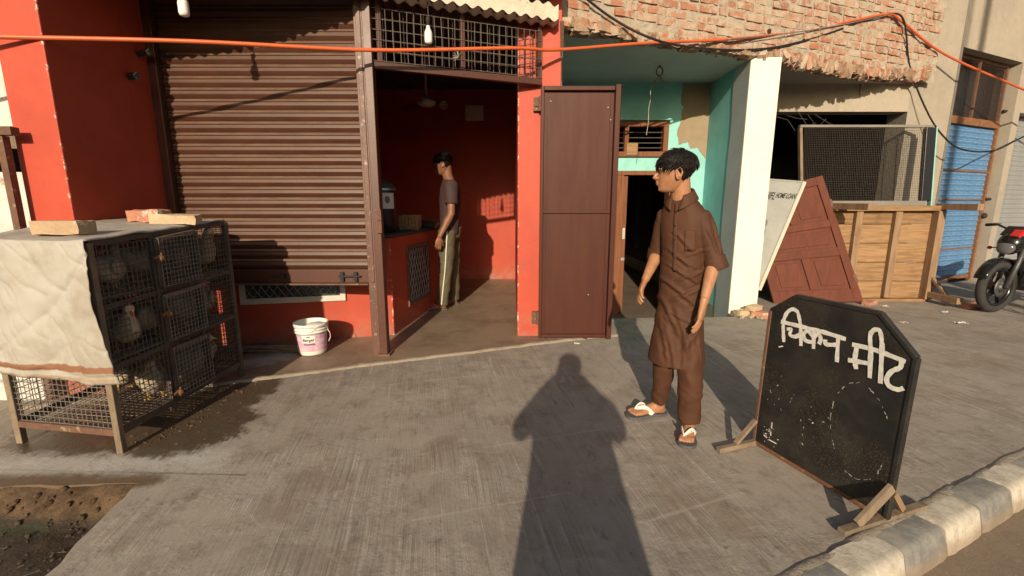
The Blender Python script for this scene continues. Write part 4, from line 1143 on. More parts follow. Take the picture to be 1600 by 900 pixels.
t = mb.build('cover_sheet', M['sheet'], smooth=True); m = t.modifiers.new('thickness', 'SOLIDIFY'); m.thickness = .003
tag(t, 'stained off-white plastic sheet draped over cage top and front with rust brown hem stripe', 'sheet')
rb = [rough_block(.225, .108, .066, 120 + k, .010, 4, 3, 3) for k in range(4)]
M['brick_red'] = mat('worn_red_brick', (.44, .20, .125), (.36, .14, .085), .92, 9, .7, 40, c3=(.50, .44, .36), s3=11, t3=.56, bd=.01)
M['brick_buff'] = mat('buff_brick', (.47, .34, .21), (.38, .27, .17), .92, 9, .7, 40, c3=(.52, .46, .36), s3=14, t3=.62, bd=.01)
M['brick_pale'] = mat('pale_mortared_brick', (.55, .42, .27), (.46, .32, .20), .92, 9, .7, 40, c3=(.40, .22, .14), s3=12, t3=.60, bd=.01)
def loose(mi, m, loc, rz, label, group, sc=(1, 1, 1)):
    me = rb[mi % 4].copy(); me.materials.append(m); o = put('brick', me, None, loc, (R.uniform(-.03, .03), R.uniform(-.03, .03), rz)); o.scale = sc
    return tag(o, label, 'brick', group)
gb = 'bricks weighing down the cage sheet'
loose(0, M['brick_buff'], (-2.255, 2.31, 1.128), .02, 'buff brick at the front edge of the cage sheet', gb, (1.05, 1, 1))
loose(1, M['brick_red'], (-2.38, 3.02, 1.168), -.10, 'red brick at the back of the cage sheet', gb, (1, 1, 1.1))
loose(2, M['brick_pale'], (-2.045, 2.80, 1.153), .22, 'pale brick on the right edge of the cage sheet', gb, (1.1, 1, .85))

# ================================================================== paint bucket
bx, by = -1.672, 3.66
bk = thing('paint_bucket', 'used white paint bucket with pink label below the shutter', 'bucket', (bx, by, .014))
def lab_mat():
    b = NB('pink_label'); n = b.noise(b.map(b.P, (4, 4, 9)), 3, 5, .6)
    col = b.mix(b.ss(n, .35, .65), (.60, .33, .44), (.72, .55, .62)); col = b.mix(b.mt('MULTIPLY', b.ss(b.noise(b.map(b.P, (10, 10, 2)), 4, 3), .58, .64), .6), col, (.55, .20, .30))
    z = b.sep(b.P)[2]; col = b.mix(b.mt('MULTIPLY', b.ss(z, .075, .055), .6), col, (.68, .45, .35))
    return b.fin(col, .45)
M['pink'] = lab_mat()
H_ = .275
mb = MB(); mb.lathe([(.001, .004), (.103, .004), (.108, .010), (.112, .03), (.1215, .19), (.1335, .193), (.1335, .204), (.1265, .206), (.1265, .213), (.1345, .215), (.1345, .225), (.128, .227), (.128, .238), (.1365, .240), (.138, .262), (.1355, .268), (.131, .268), (.128, .262), (.120, .19), (.110, .02), (.001, .018)], (bx, by, .014), 40)
mb.build('pail', M['whiteplastic'], bk, True)
mb = MB(); rings = []
for z, r in ((.040, .1135), (.11, .1177), (.178, .1215)):
    rings.append([V((bx + r * cos(a), by + r * sin(a), .014 + z)) for a in [radians(-185 + i * 6) for i in range(33)]])
mb.loft(rings, False, False); lb_ = mb.build('label', M['pink'], bk, True)
def curved_text(me, ang0, zc, r, name, m, par):
    for v in me.vertices:
        a = ang0 + v.co.x / r; rr = r + v.co.z
        z = v.co.y
        v.co = V((bx + rr * cos(a), by + rr * sin(a), .014 + zc + z))
    me.materials.append(m); return put(name, me, par)
a0 = radians(-79)
mb = MB(); rings = []
for z, r in ((.118, .1192), (.178, .1225)):
    rings.append([V((bx + r * cos(a), by + r * sin(a), .014 + z)) for a in [a0 - .43 + i * .86 / 8 for i in range(9)]])
mb.loft(rings, False, False); mb.build('name_panel', M['whiteplastic'], lb_, True)
M['tin_paint'] = M['whiteplastic']
curved_text(text_mesh('Berger', .034, .1, .0005), a0, .141, .1225, 'lettering', M['ink'], lb_)
curved_text(text_mesh('WALMASTA', .0165, 0, .0006), a0 + .04, .103, .1193, 'lettering', M['ink'], lb_)
mb = MB(); 
for (q, w_) in ((-.04, .02), (0, .03), (.05, .02)): mb.ball((bx + .123 * cos(a0 + q * 1.2), by + .123 * sin(a0 + q * 1.2), .014 + .167), .006 + w_ * .1, .004, .004, 6, 4)
mb.build('emblem', M['ink'], lb_)
mb = MB(); mb.tube([V((bx + .137 * cos(a), by + .137 * sin(a), .014 + .205 - .055 * sin((a - .1) / 1.3 * pi))) for a in [.1 - 1.3 + i * 1.3 / 10 for i in range(11)]][::-1], .0026, 5)
mb.tube([(bx + .136, by + .0, .22), (bx + .158, by - .01, .19), (bx + .16, by - .01, .155), (bx + .148, by - .02, .12)], .0025, 5); mb.build('handle', M['whiteplastic'], bk)
mb = MB(); mb.ball((bx + .04, by - .01, .245), .075, .10, .035, 12, 8); mb.ball((bx - .01, by + .05, .225), .05, .05, .03, 10, 6); mb.build('crumpled_bag', M['whiteplastic'], bk, True)
mb = MB(); mb.lathe([(.001, .19), (.119, .19)], (bx, by, .014), 24); mb.build('paint_inside', M['brown'], bk)

# bundle of sticks on the floor
st = thing('stick_bundle', 'bundle of thin sticks lying along the wall behind the bucket', 'sticks', (-2.1, 3.75, .014))
for k in range(9):
    mb = MB(); y = 3.70 + R.uniform(-.05, .07); z = .022 + (k % 3) * .012
    mb.tube([(-2.55 + R.uniform(-.05, .1), y, z), (-2.1, y + R.uniform(-.02, .02), z + .004), (-1.72 + R.uniform(-.06, .06), y + R.uniform(-.03, .03), z)], .007, 6); mb.build('stick', M['wood_grey'], st)

# ================================================================== inside the shop
wd = thing('black_container', 'black steel container with grey lid and white sticker on red counter', 'container', (-1.265, 4.55, .962))
mb = MB(); mb.lathe([(.001, 0), (.115, .0), (.12, .01), (.12, .40), (.118, .41)], (-1.265, 4.55, .964), 28); mb.build('barrel', M['black'], wd, True)
mb = MB(); mb.lathe([(.128, .405), (.128, .425), (.122, .43), (.09, .47), (.03, .50), (.001, .505)], (-1.265, 4.55, .964), 28); mb.build('lid', M['steel'], wd, True)
mb = MB(); rings = [[V((-1.265 + .1212 * cos(a), 4.55 + .1212 * sin(a), .964 + z)) for a in [radians(-100 + i * 8) for i in range(11)]] for z in (.23, .38)]
mb.loft(rings, False, False); mb.build('sticker', M['whiteplastic'], wd)
mb = MB(); mb.ball((-1.265 + .122 * cos(-1.0), 4.55 + .122 * sin(-1.0), 1.28), .03, .012, .035, 8, 6); mb.build('print', M['inkgrey'], wd)
cbk = thing('wooden_crate', 'small slatted wooden crate on the counter by the man', 'crate', (-1.03, 5.0, .962))
for k in range(6):
    mb = MB(); x = -1.215 + k * .036; mb.box((x, 4.92, .964), (x + .032, 4.935, 1.12)); mb.build('slat', M['wood_tab'], cbk)
mb = MB(); mb.box((-1.215, 4.936, .97), (-1.003, 5.07, .985)); mb.box((-1.215, 5.07, .97), (-1.003, 5.085, 1.12)); mb.box((-1.22, 4.936, .985), (-1.205, 5.07, 1.12)); mb.build('crate_body', M['wood_tab'], cbk)
mb = MB(); mb.ball((-1.12, 4.86, .985), .05, .035, .022, 10, 6); mb.ball((-1.17, 4.84, .98), .03, .03, .018, 8, 5); mb.ball((-1.07, 4.87, .982), .035, .03, .02, 8, 5)
tag(mb.build('crumpled_cloth', M['wood_grey'], smooth=True), 'crumpled grey cloth on the counter in front of the crate', 'cloth')
sc_ = thing('weighing_scale', 'dark weighing scale with shallow pan at the far end of the counter', 'scale', (-.96, 5.4, .962))
mb = MB(); mb.box((-1.05, 5.34, .963), (-.92, 5.50, 1.02)); bev(mb.build('base', M['black'], sc_), .01)
mb = MB(); mb.lathe([(.001, .066), (.08, .068), (.11, .09), (.115, .095)], (-.985, 5.42, .962), 20); mb.build('pan', M['steel'], sc_, True)
fx, fy = -1.05, 5.9
fan = thing('ceiling_fan', 'dark three blade ceiling fan inside the red shop', 'fan', (fx, fy, 2.96))
mb = MB(); mb.tube([(fx, fy, 2.96), (fx, fy, 2.52)], .014, 8); mb.lathe([(.001, .06), (.05, .05), (.055, 0)], (fx, fy, 2.90), 14); mb.build('down_rod', M['tin'], fan)
mb = MB(); mb.lathe([(.001, -.06), (.07, -.055), (.11, -.03), (.115, .0), (.09, .03), (.03, .05), (.025, .08), (.001, .09)], (fx, fy, 2.47), 20); mb.build('motor', M['tin'], fan, True)
for k in range(3):
    a = radians(8 + 120 * k); d = V((cos(a), sin(a), 0)); q = V((-sin(a), cos(a), 0))
    mb = MB(); c = V((fx, fy, 2.455))
    mb.loft([[c + d * r + q * (w_ * sgn) + V((0, 0, z + sgn * .012)) for sgn, z in ((-1, 0), (1, 0), (1, .006), (-1, .006))] for r, w_ in ((.10, .02), (.18, .05), (.5, .065), (.60, .06))])
    mb.build('blade', M['brown'], fan)
mb = MB(); mb.box((-.72, 7.36, 2.50), (-.44, 7.40, 2.72)); o = bev(mb.build('switch_box', M['cream']), .006); tag(o, 'small cream switch box on the back wall inside the shop', 'switch box')
mb = MB(); mb.lathe([(.001, .0), (.06, .004), (.065, .012), (.06, .02)], (0, 0, 0), 18, Matrix.Translation((-1.05, 7.39, 2.72)) @ Matrix.Rotation(pi / 2, 4, 'X')); tag(mb.build('wall_plate', M['cream'], smooth=True), 'round pale ceiling rose high on the back wall', 'wall plate')

# ================================================================== leaning things by the cement shop
# panelled door leaning on its corner
QBL, QBR, QTR, QTL = V((3.31, 5.63, .0)), V((4.44, 5.63, .02)), V((3.88, 5.86, 1.585)), V((2.93, 5.88, 1.34))
Wd, Hd = 1.07, 1.60
qn = (QBR - QBL).cross(QTL - QBL).normalized()
if qn.y > 0: qn = -qn
ld = thing('panelled_door', 'reddish brown panelled wooden door leaning tilted behind the white tin board', 'door', tuple(QBL))
def dbox(x0, x1, y0, y1, z0_, z1_, name, m=M['wood_pan']):
    mb = MB(); mb.box((x0, y0, z0_), (x1, y1, z1_))
    mb.v = [(QBL.lerp(QBR, p.x / Wd)).lerp(QTL.lerp(QTR, p.x / Wd), p.y / Hd) + qn * p.z for p in mb.v]
    return bev(mb.build(name, m, ld), .006, 2)
W_, Hh = Wd, Hd
xs = [0, .10, .40, .50, W_ - .10, W_]
dbox(0, .10, 0, Hh, -.018, .018, 'stile'); dbox(W_ - .10, W_, 0, Hh, -.018, .018, 'stile')
for y0, y1 in ((0, .17), (.60, .71), (.97, 1.06), (Hh - .10, Hh)): dbox(.10, W_ - .10, y0, y1, -.0175, .0165, 'rail')
for y0, y1 in ((.17, .60), (1.06, Hh - .10)): dbox(W_ / 2 - .05, W_ / 2 + .05, y0, y1, -.017, .016, 'muntin')
for x0, x1 in ((.10, W_ / 2 - .05), (W_ / 2 + .05, W_ - .10)):
    for y0, y1 in ((.17, .60), (1.06, Hh - .10)): dbox(x0 - .005, x1 + .005, y0 - .005, y1 + .005, -.014, -.006, 'panel'); dbox(x0 + .05, x1 - .05, y0 + .05, y1 - .05, -.008, .004, 'raised_field')
dbox(.095, W_ - .095, .705, .975, -.014, -.006, 'panel'); dbox(.15, W_ - .15, .755, .925, -.008, .004, 'raised_field')
for y in (.30, 1.25): dbox(W_ - .03, W_ + .012, y - .05, y + .05, .014, .024, 'hinge', M['rust'])
dbox(.12, .20, .62, .635, .018, .026, 'bolt', M['rust'])

# white tin board with hand lettering
TB_TR, TB_BR = V((3.295, 5.25, 1.475)), V((2.885, 5.20, .255))
vv = (TB_TR - TB_BR); hh = vv.length; vv.normalize()
uu = V((.50, -.85, .08)); uu = (uu - vv * uu.dot(vv)).normalized()
TB = frame3(uu, vv, uu.cross(vv), TB_BR)
MB_ = MB(); MB_.box((-.46, 0, -.010), (-.004, hh, .0), TB)
tb = thing('tin_board', 'white tin board lettered HOME LOAN leaning behind the cream post', 'board', tuple(TB_BR)); MB_.build('panel', M['tin'], tb)
mb = MB(); mb.box((-.016, -.005, -.012), (.010, hh + .006, .012), TB); mb.build('edge_strip', M['cream'], tb)
mb = MB(); mb.box((-.46, hh - .004, -.013), (-.017, hh + .012, .006), TB); mb.build('edge_strip', M['tin'], tb)
def tbt(body, x, y, size, sh, kx):
    me = text_mesh(body, size, sh, .002); me.transform(TB @ Matrix.Translation((x, y, .0012)) @ Matrix.Rotation(.04, 4, 'Z') @ Matrix.Diagonal((kx, 1, 1, 1)))
    me.materials.append(M['ink']); put('lettering', me, tb)
tbt('IIFL', -.325, hh - .195, .125, .3, .52); tbt('HOME LOAN', -.155, hh - .175, .085, .3, .47)
mb = MB(); mb.ball((0, 0, 0), .09, .13, .0015, 14, 6); mb.ball((.02, .13, 0), .05, .06, .0014, 14, 6); mb.v = [TB @ (p + V((-.30, hh - .66, .001))) for p in mb.v]; mb.build('printed_mark', M['inkgrey'], tb)

# overturned wooden table: planks, battens, aprons, legs towards the street
tb2 = thing('wooden_table', 'weathered plank table tipped on its side with legs pointing outwards', 'table', (4.8, 5.8, 0))
TX0, TX1, TY = 4.02, 5.36, 5.80
zs = [.03, .255, .50, .745, .985, 1.17]
for i in range(5):
    mb = MB(); mb.box((TX0 + R.uniform(-.01, .01), TY, zs[i] + .004), (TX1 + R.uniform(-.01, .01), TY + .026, zs[i + 1] - .004)); bev(mb.build('plank', M['wood_tab'], tb2), .003)
for x in (4.34, 4.83):
    mb = MB(); mb.box((x - .04, TY - .06, .05), (x + .04, TY - .002, 1.15)); bev(mb.build('batten', M['wood_leg'], tb2), .003)
mb = MB(); mb.box((TX0, TY - .09, 1.152), (TX1 + .02, TY - .004, 1.215)); bev(mb.build('apron', M['wood_tab'], tb2), .003)
mb = MB(); mb.box((TX0, TY - .07, .0), (TX1, TY - .004, .032)); bev(mb.build('apron', M['wood_tab'], tb2), .003)
mb = MB(); mb.box((TX1 - .075, TY - .10, .034), (TX1 + .015, TY - .004, 1.15)); bev(mb.build('apron', M['wood_leg'], tb2), .003)
for (x, z, l, rz) in ((TX0 + .03, 1.21, .52, .05), (TX1 - .02, 1.205, .52, .02), (TX1 - .02, .10, .50, .0)):
    mb = MB(); mb.beam((x, TY - .01, z), (x + rz, TY - l, z - .005), .075, .075); bev(mb.build('leg', M['wood_leg'], tb2), .004)
mb = MB(); mb.beam((TX1 - .02, TY - .06, .34), (TX1 - .01, TY - .32, .12), .04, .03); mb.build('brace', M['wood_leg'], tb2)
# mesh screen standing on the table
ms_ = thing('mesh_screen', 'large wooden framed wire mesh screen standing on the tipped table', 'screen', (4.7, 5.9, 1.22))
SX0, SX1, SZ0, SZ1 = 3.62, 5.22, 1.225, 2.19
def sy(z): return 5.86 + .10 * (z - 1.2)
def sb(x0, z0_, x1, z1_, name, m, wd=.05, th_=.05):
    mb = MB(); mb.beam((x0, sy(z0_), z0_), (x1, sy(z1_), z1_), wd, th_, (0, 0, 1) if abs(x1 - x0) > abs(z1_ - z0_) else (1, 0, 0)); bev(mb.build(name, m, ms_), .003)
sb(SX0 - .03, SZ1, SX1 + .03, SZ1, 'frame_rail', M['cement_dk'], .05, .03); sb(SX0, SZ0 + .02, SX1, SZ0 + .02, 'frame_rail', M['cement_dk'], .05, .06)
sb(SX0 - .02, SZ1 - .02, SX0 + .04, SZ0 + .05, 'frame_stile', M['wood_grey'], .05, .035); sb(SX1, SZ1 - .02, SX1, SZ0 + .05, 'frame_stile', M['black'], .06, .12)
sb(SX1 + .068, SZ1 - .015, SX1 + .068, SZ0 - .03, 'painted_edge', M['teal'], .06, .016)
mb = MB(); mb.wires((SX0 + .03, sy(SZ0) - .012, SZ0 + .05), (SX1 - SX0 - .08, 0, 0), (0, .09, SZ1 - SZ0 - .06), 70, 42, .0019, 0, 30, .0015); mb.build('wire_mesh', M['wire_dk'], ms_)

# loose bricks on the ground
gp_ = 'loose bricks at the foot of the cream post'
loose(0, M['brick_pale'], (2.62, 4.98, .036), .25, 'upper pale brick heaped against the foot of the cream post', gp_)
bpy.data.objects[-1] if False else None
loose(1, M['brick_red'], (2.77, 4.90, .034), -.45, 'cracked reddish brick lying right of the cream post foot', gp_)
loose(2, M['brick_pale'], (2.70, 4.95, .100), .6, 'broken pale brick on top of the heap at the cream post', gp_, (.8, .9, .8))
loose(3, M['brick_red'], (5.52, 5.33, .034), .1, 'red brick under the lower leg of the tipped table', None)
loose(1, M['brick_red'], (4.46, 5.55, .024), .5, 'orange brick under the corner of the panelled door', None, (.8, .9, .7))
mb = MB()
for k in range(26):
    r = R.uniform(.008, .03); mb.ball((2.62 + R.uniform(-.14, .32), 4.92 + R.uniform(-.1, .08), r * .5), r, r * R.uniform(.7, 1.2), r * .7, 6, 4)
tag(mb.build('rubble', M['mortar']), kind='stuff')
def scrap(x, y, s, label, m):
    mb = MB(); mb.grid(lambda a, b: (x + (a - .5) * s * 1.4, y + (b - .5) * s, .004 + abs(noise.noise(V((a * 4, b * 4, x)))) * s * .5), 5, 4)
    tag(mb.build('paper_scrap', m), label, 'litter', 'paper scraps on the concrete')
scrap(4.72, 4.63, .07, 'crumpled white paper scrap lit by the sun below the motorcycle', M['whiteplastic'])
scrap(4.15, 4.67, .05, 'tiny pale paper scrap on the open concrete before the table', M['cream'])
scrap(5.02, 5.12, .06, 'grey paper scrap in the shade before the motorcycle wheel', M['tin'])
scrap(4.55, 5.42, .05, 'pale scrap lying below the table edge', M['cream'])
scrap(.585, 3.93, .035, 'small white chip on the concrete before the brown steel door', M['whiteplastic'])
# steel stand by the left neighbour
sd = thing('steel_stand', 'rusty angle iron stand left of the red pillar', 'stand', (-3.0, 2.75, 0))
mb = MB(); mb.beam((-4.2, 2.74, 1.655), (-2.86, 2.74, 1.655), .05, .045); mb.build('cross_bar', M['rust'], sd)
mb = MB(); mb.beam((-2.95, 2.75, 0), (-2.95, 2.75, 1.63), .04, .04, (0, 1, 0)); mb.build('upright', M['rust'], sd)
mb = MB(); mb.beam((-3.9, 2.75, 0), (-3.9, 2.75, 1.63), .04, .04, (0, 1, 0)); mb.build('upright', M['rust'], sd)
mb = MB(); mb.beam((-3.05, 2.76, 1.68), (-3.22, 2.76, 2.2), .022, .022); mb.build('stay', M['blackmatt'], sd)
mb = MB(); mb.box((-3.06, 2.712, 1.645), (-3.0, 2.716, 1.675)); mb.build('plate', M['cream'], sd)
def ns(u_, v_):
    x = -4.3 + 1.42 * u_; z = .12 + 1.32 * v_
    return V((x, 2.93 + .05 * noise.noise(V((x * 4, z * 4, 0))) + .02 * noise.noise(V((x * 11, z * 11, 4))) - .12 * (1 - v_), z))
mb = MB(); mb.grid(ns, 30, 30); tag(mb.build('hanging_sheet', M['lime_wall'], smooth=True), 'greyish white sheet hung behind the steel stand at left edge', 'sheet')

# ================================================================== blackboard sign
SB = V((1.275, 2.20, 0)); su = V((.205, -.60, 0)).normalized(); sw = V((-su.y, su.x, 0)); sw = -sw if sw.x > 0 else sw       # sw faces the street side
lean = .03
sg = thing('blackboard_sign', 'black clipped corner board hand painted with white Hindi lettering on wooden feet', 'sign', tuple(SB + su * .317))
def BP(t, z, off=0): return SB + su * t + sw * (off - lean * (z - .02)) + V((0, 0, z))
W0 = .634
ol = [(0, .022), (W0, .022), (W0, .685), (W0 * .77, .822), (W0 * .20, .822), (0, .725)]
mb = MB(); n = len(ol)
mb.add([BP(t, z, .008) for t, z in ol] + [BP(t, z, -.008) for t, z in ol], [list(range(n))[::-1], list(range(n, 2 * n))] + [(i, (i + 1) % n, n + (i + 1) % n, n + i) for i in range(n)])
panel = mb.build('panel', M['board'], sg)
for i in range(n):
    a, b_ = ol[i], ol[(i + 1) % n]; mb = MB(); mb.beam(BP(*a), BP(*b_), .026, .016, tuple(V((0, 0, 1)) if abs(a[1] - b_[1]) < .4 else su)); bev(mb.build('frame_strip', M['rust_or'] if i == 0 else M['rust'] if i == 5 else M['board'], sg), .002)
def brush(pts, w_, name, m=None, off=.0095, seed=0, par=None):
    P2 = [V((t, z, 0)) for t, z in pts]; Q = smooth_pts(P2, 6) if len(P2) > 2 else [P2[0].lerp(P2[1], i / 6) for i in range(7)]
    L_, R_ = [], []
    for i, p in enumerate(Q):
        d = (Q[min(i + 1, len(Q) - 1)] - Q[max(i - 1, 0)]).normalized(); q = V((-d.y, d.x, 0)); h = w_ / 2 * (1 + .30 * noise.noise(V((p.x * 45, p.y * 45, seed))) + .22 * noise.noise(V((p.x * 140, p.y * 140, seed))))
        L_.append(BP((p + q * h).x, (p + q * h).y, off)); R_.append(BP((p - q * h).x, (p - q * h).y, off))
    mb = MB(); k = len(Q); mb.add(L_ + R_, [(i, i + 1, k + i + 1, k + i) for i in range(k - 1)]); mb.build(name, m or M['chalk'], par or panel)
M['faint'] = mat('faint_chalk', (.42, .40, .36), (.16, .15, .14), .9, 60, .2)
ST = [[(.095, .589), (.079, .675), (.087, .726), (.113, .755), (.141, .751), (.158, .719), (.173, .668), (.184, .597)], [(.065, .683), (.186, .687), (.28, .689), (.378, .685)],
 [(.101, .655), (.125, .661), (.121, .633), (.151, .632), (.175, .653)], [(.235, .688), (.246, .602)], [(.238, .652), (.21, .675), (.191, .657), (.203, .629), (.241, .631)], [(.239, .655), (.259, .673), (.272, .657), (.268, .63)],
 [(.347, .679), (.357, .577)], [(.293, .659), (.301, .64), (.349, .652)], [(.407, .671), (.498, .675), (.606, .663)], [(.427, .67), (.428, .611), (.439, .575)], [(.401, .602), (.489, .615)], [(.481, .677), (.495, .557)],
 [(.518, .708), (.536, .55)], [(.482, .67), (.471, .724), (.478, .75), (.497, .758), (.509, .739), (.52, .695)], [(.593, .664), (.593, .637), (.567, .611), (.555, .576), (.569, .552), (.598, .55), (.616, .563)]]
for i, s_ in enumerate(ST): brush(s_, .0178, 'brush_stroke', None, .0092 + .00025 * i, i)
for i, s_ in enumerate([[(.375, .278), (.366, .35), (.375, .437)], [(.38, .444), (.419, .504), (.463, .524)], [(.496, .516), (.544, .48)], [(.555, .462), (.581, .422)], [(.403, .199), (.388, .240)], [(.59, .231), (.579, .181)], [(.560, .15), (.511, .121), (.455, .129)], [(.185, .358), (.169, .31)]]):
    Q_ = smooth_pts([V((t, z, 0)) for t, z in s_], 9) if len(s_) > 2 else [V((*s_[0], 0)).lerp(V((*s_[1], 0)), k / 9) for k in range(10)]
    k = 0
    while k < len(Q_) - 2:
        n_ = R.randint(2, 5); seg = Q_[k:k + n_]
        if len(seg) > 1: brush([(p.x + R.uniform(-.0015, .0015), p.y + R.uniform(-.0015, .0015)) for p in seg], R.uniform(.0014, .0042), 'chalk_mark', M['faint'], .0092, 40 + i)
        k += n_ + R.randint(0, 2)
for i, s_ in enumerate([[(.053, .085), (.075, .08)], [(.085, .076), (.131, .077)], [(.091, .171), (.092, .14)], [(.09, .12), (.094, .101)], [(.071, .557), (.094, .568)], [(.06, .095), (.07, .1)]]):
    brush(s_, .006, 'chalk_mark', M['chalk'], .0092, 60 + i)
for k in range(34):
    t, z = (R.gauss(.09, .022), R.gauss(.10, .03)) if k < 16 else (R.gauss(.10, .03), R.gauss(.36, .10)) if k < 24 else (R.gauss(.24, .07), R.gauss(.26, .07))
    a_ = R.uniform(0, pi); L_ = R.uniform(.003, .012)
    if .03 < t < .6 and .05 < z < .6: brush([(t, z), (t + cos(a_) * L_, z + sin(a_) * L_)], R.uniform(.0012, .0045), 'chalk_mark', M['chalk'] if k % 3 == 0 else M['faint'], .0092, 90 + k)
# wooden feet
ft = put('foot', MB().beam(BP(.005, .018, -.10), BP(.005, .018, .245), .028, .026).mesh('f', M['wood_grey']), sg); bev(ft, .003)
mb = MB(); mb.beam(BP(.0, .14, .015), BP(.0, .03, .13), .022, .016); mb.build('brace', M['wood_grey'], ft)
ft = put('foot', MB().beam(BP(W0 - .01, .020, -.245), BP(W0 - .01, .020, .235), .034, .018).mesh('f', M['wood_grey']), sg); bev(ft, .003)
mb = MB(); mb.beam(BP(W0 + .005, .165, .012), BP(W0 - .005, .035, .16), .045, .014, tuple(su)); mb.build('brace', M['wood_grey'], ft)
mb = MB(); mb.beam(BP(W0 + .005, .13, -.012), BP(W0 - .005, .035, -.10), .024, .012, tuple(su)); mb.build('brace', M['wood_leg'], ft)
# ================================================================== people
SK = skin_mat('brown_skin', (.40, .20, .105)); SKD = skin_mat('deep_brown_skin', (.22, .10, .055))
HAIR = mat('black_hair', (.006, .0045, .0035), (.012, .008, .006), .5, 30, .2, 120, stretch=(1, 1, .3), spec=.25)
KUR = cloth_mat('brown_cotton', (.080, .033, .0165), 260, .72, .03)
TEE = cloth_mat('dark_maroon_knit', (.050, .028, .027), 200); PANT = cloth_mat('khaki_track_fabric', (.105, .085, .050), 240)
EYE_W = mat('eye_white', (.34, .29, .25), None, .3, 8, 0); EYE_D = mat('eye_dark', (.015, .010, .008), None, .2, 8, 0); LIP = mat('lip_skin', (.34, .14, .09), None, .5, 20, 0)
SOLE = mat('grey_foam_sole', (.085, .085, .09), (.06, .06, .062), .8, 14, .2, 80); STRAP = mat('white_rubber_strap', (.74, .71, .64), None, .5, 10, .05); STRAPR = mat('red_rubber_strap', (.36, .05, .06), None, .5, 10, .05)

def remesh(mb, vox, it=3, fac=.5, name='body', m=None):
    me = mb.mesh(name, m); o = bpy.data.objects.new(name, me); C.objects.link(o)
    r = o.modifiers.new('r', 'REMESH'); r.mode = 'VOXEL'; r.voxel_size = vox
    if it: q = o.modifiers.new('s', 'SMOOTH'); q.factor = fac; q.iterations = it
    dg = bpy.context.evaluated_depsgraph_get(); dg.update()
    out = bpy.data.meshes.new_from_object(o.evaluated_get(dg))
    bpy.data.objects.remove(o); bpy.data.meshes.remove(me)
    out.materials.clear()
    if m: out.materials.append(m)
    out.polygons.foreach_set('use_smooth', [True] * len(out.polygons))
    return out

def displace(me, fn):
    me.update()
    nr = [v.normal.copy() for v in me.vertices]
    for v, n in zip(me.vertices, nr): v.co = v.co + n * fn(v.co, n)
    me.update()

def ring(c, a, b, n=28, p=2.0):
    c, a, b = V(c), V(a), V(b); out = []
    for j in range(n):
        t = 2 * pi * j / n; x, y = cos(t), sin(t)
        k = (abs(x) ** p + abs(y) ** p) ** (-1 / p)
        out.append(c + a * (x * k) + b * (y * k))
    return out

def hand(mb, wrist, d, nrm, thumb_side, sc=1.0, curl=.35, spread=.06):
    """wrist point, direction to the fingers, palm normal (curl goes that way), thumb_side: +1/-1 along d x nrm"""
    w = V(wrist); d = V(d).normalized(); nrm = V(nrm); nrm = (nrm - d * nrm.dot(d)).normalized(); s = d.cross(nrm) * thumb_side
    rings = []
    for t, a, b in ((-.02, .021, .016), (.0, .022, .016), (.02, .029, .015), (.045, .037, .0145), (.068, .038, .013), (.082, .034, .010)):
        rings.append(ring(w + d * (t * sc), s * (a * sc), nrm * (b * sc), 16, 2.6))
    mb.loft(rings)
    for k, (o, l, r) in enumerate(((.028, .062, .0082), (.0095, .070, .0086), (-.0095, .065, .0082), (-.027, .050, .0072))):
        p = w + d * (.072 * sc) + s * (o * sc); a = curl * (.45 + .12 * k); dd = (d + s * (o * 2.2 * spread / .06)).normalized(); pts = [p - dd * .012 * sc, p]; rr = [r * sc * 1.02, r * sc]
        for f_ in (.46, .31, .23):
            a_ = a; q = Matrix.Rotation(a_, 3, s * thumb_side) @ dd
            if (q - dd).dot(nrm) < 0: q = Matrix.Rotation(-a_, 3, s * thumb_side) @ dd
            dd = q.normalized(); p = p + dd * (l * f_ * sc); pts.append(p); r *= .93; rr.append(r * sc)
            a = curl * (.75 + .12 * k)
        pts.append(p + dd * .004 * sc); rr.append(r * .55 * sc)
        mb.tube(pts, rr, 9)
    p = w + d * (.022 * sc) + s * (.020 * sc)
    t1 = (d * .75 + s * .75 + nrm * .25).normalized(); t2 = (d * .92 + s * .30 + nrm * .38).normalized()
    mb.tube([p - t1 * .01 * sc, p + t1 * .030 * sc, p + t1 * .030 * sc + t2 * .028 * sc, p + t1 * .03 * sc + t2 * .050 * sc, p + t1 * .03 * sc + t2 * .056 * sc], [.014 * sc, .0115 * sc, .0098 * sc, .0085 * sc, .004 * sc], 9)

def head_pt(H, t, ang):
    """point of the skull surface; ang 0 is the face front, pi the back"""
    T = [(0.0, .30, -.10, .11), (.05, .392, -.02, .17), (.12, .412, .08, .222), (.20, .412, .16, .262), (.30, .42, .26, .30), (.40, .41, .36, .32), (.50, .395, .43, .338), (.58, .425, .47, .348), (.66, .43, .488, .356), (.74, .415, .487, .356), (.82, .372, .46, .335), (.90, .285, .385, .275), (.96, .17, .26, .18), (1.0, .02, .10, .05)]
    for i in range(len(T) - 1):
        if t <= T[i + 1][0] or i == len(T) - 2:
            k = (t - T[i][0]) / (T[i + 1][0] - T[i][0]); k = min(max(k, 0), 1); fr, bk, hw = [T[i][j] + (T[i + 1][j] - T[i][j]) * k for j in (1, 2, 3)]; break
    x = cos(ang); y = sin(ang)
    p = 2.25
    q = (abs(x) ** p + abs(y) ** p) ** (-1 / p)
    mid = 0.0
    X = (fr if x > 0 else bk) * x * q; Y = hw * y * q
    if x > 0 and t < .6: Y *= 1 - .16 * x * x
    return H['o'] + (H['f'] * X + H['l'] * Y + H['u'] * (t - .5)) * H['h']

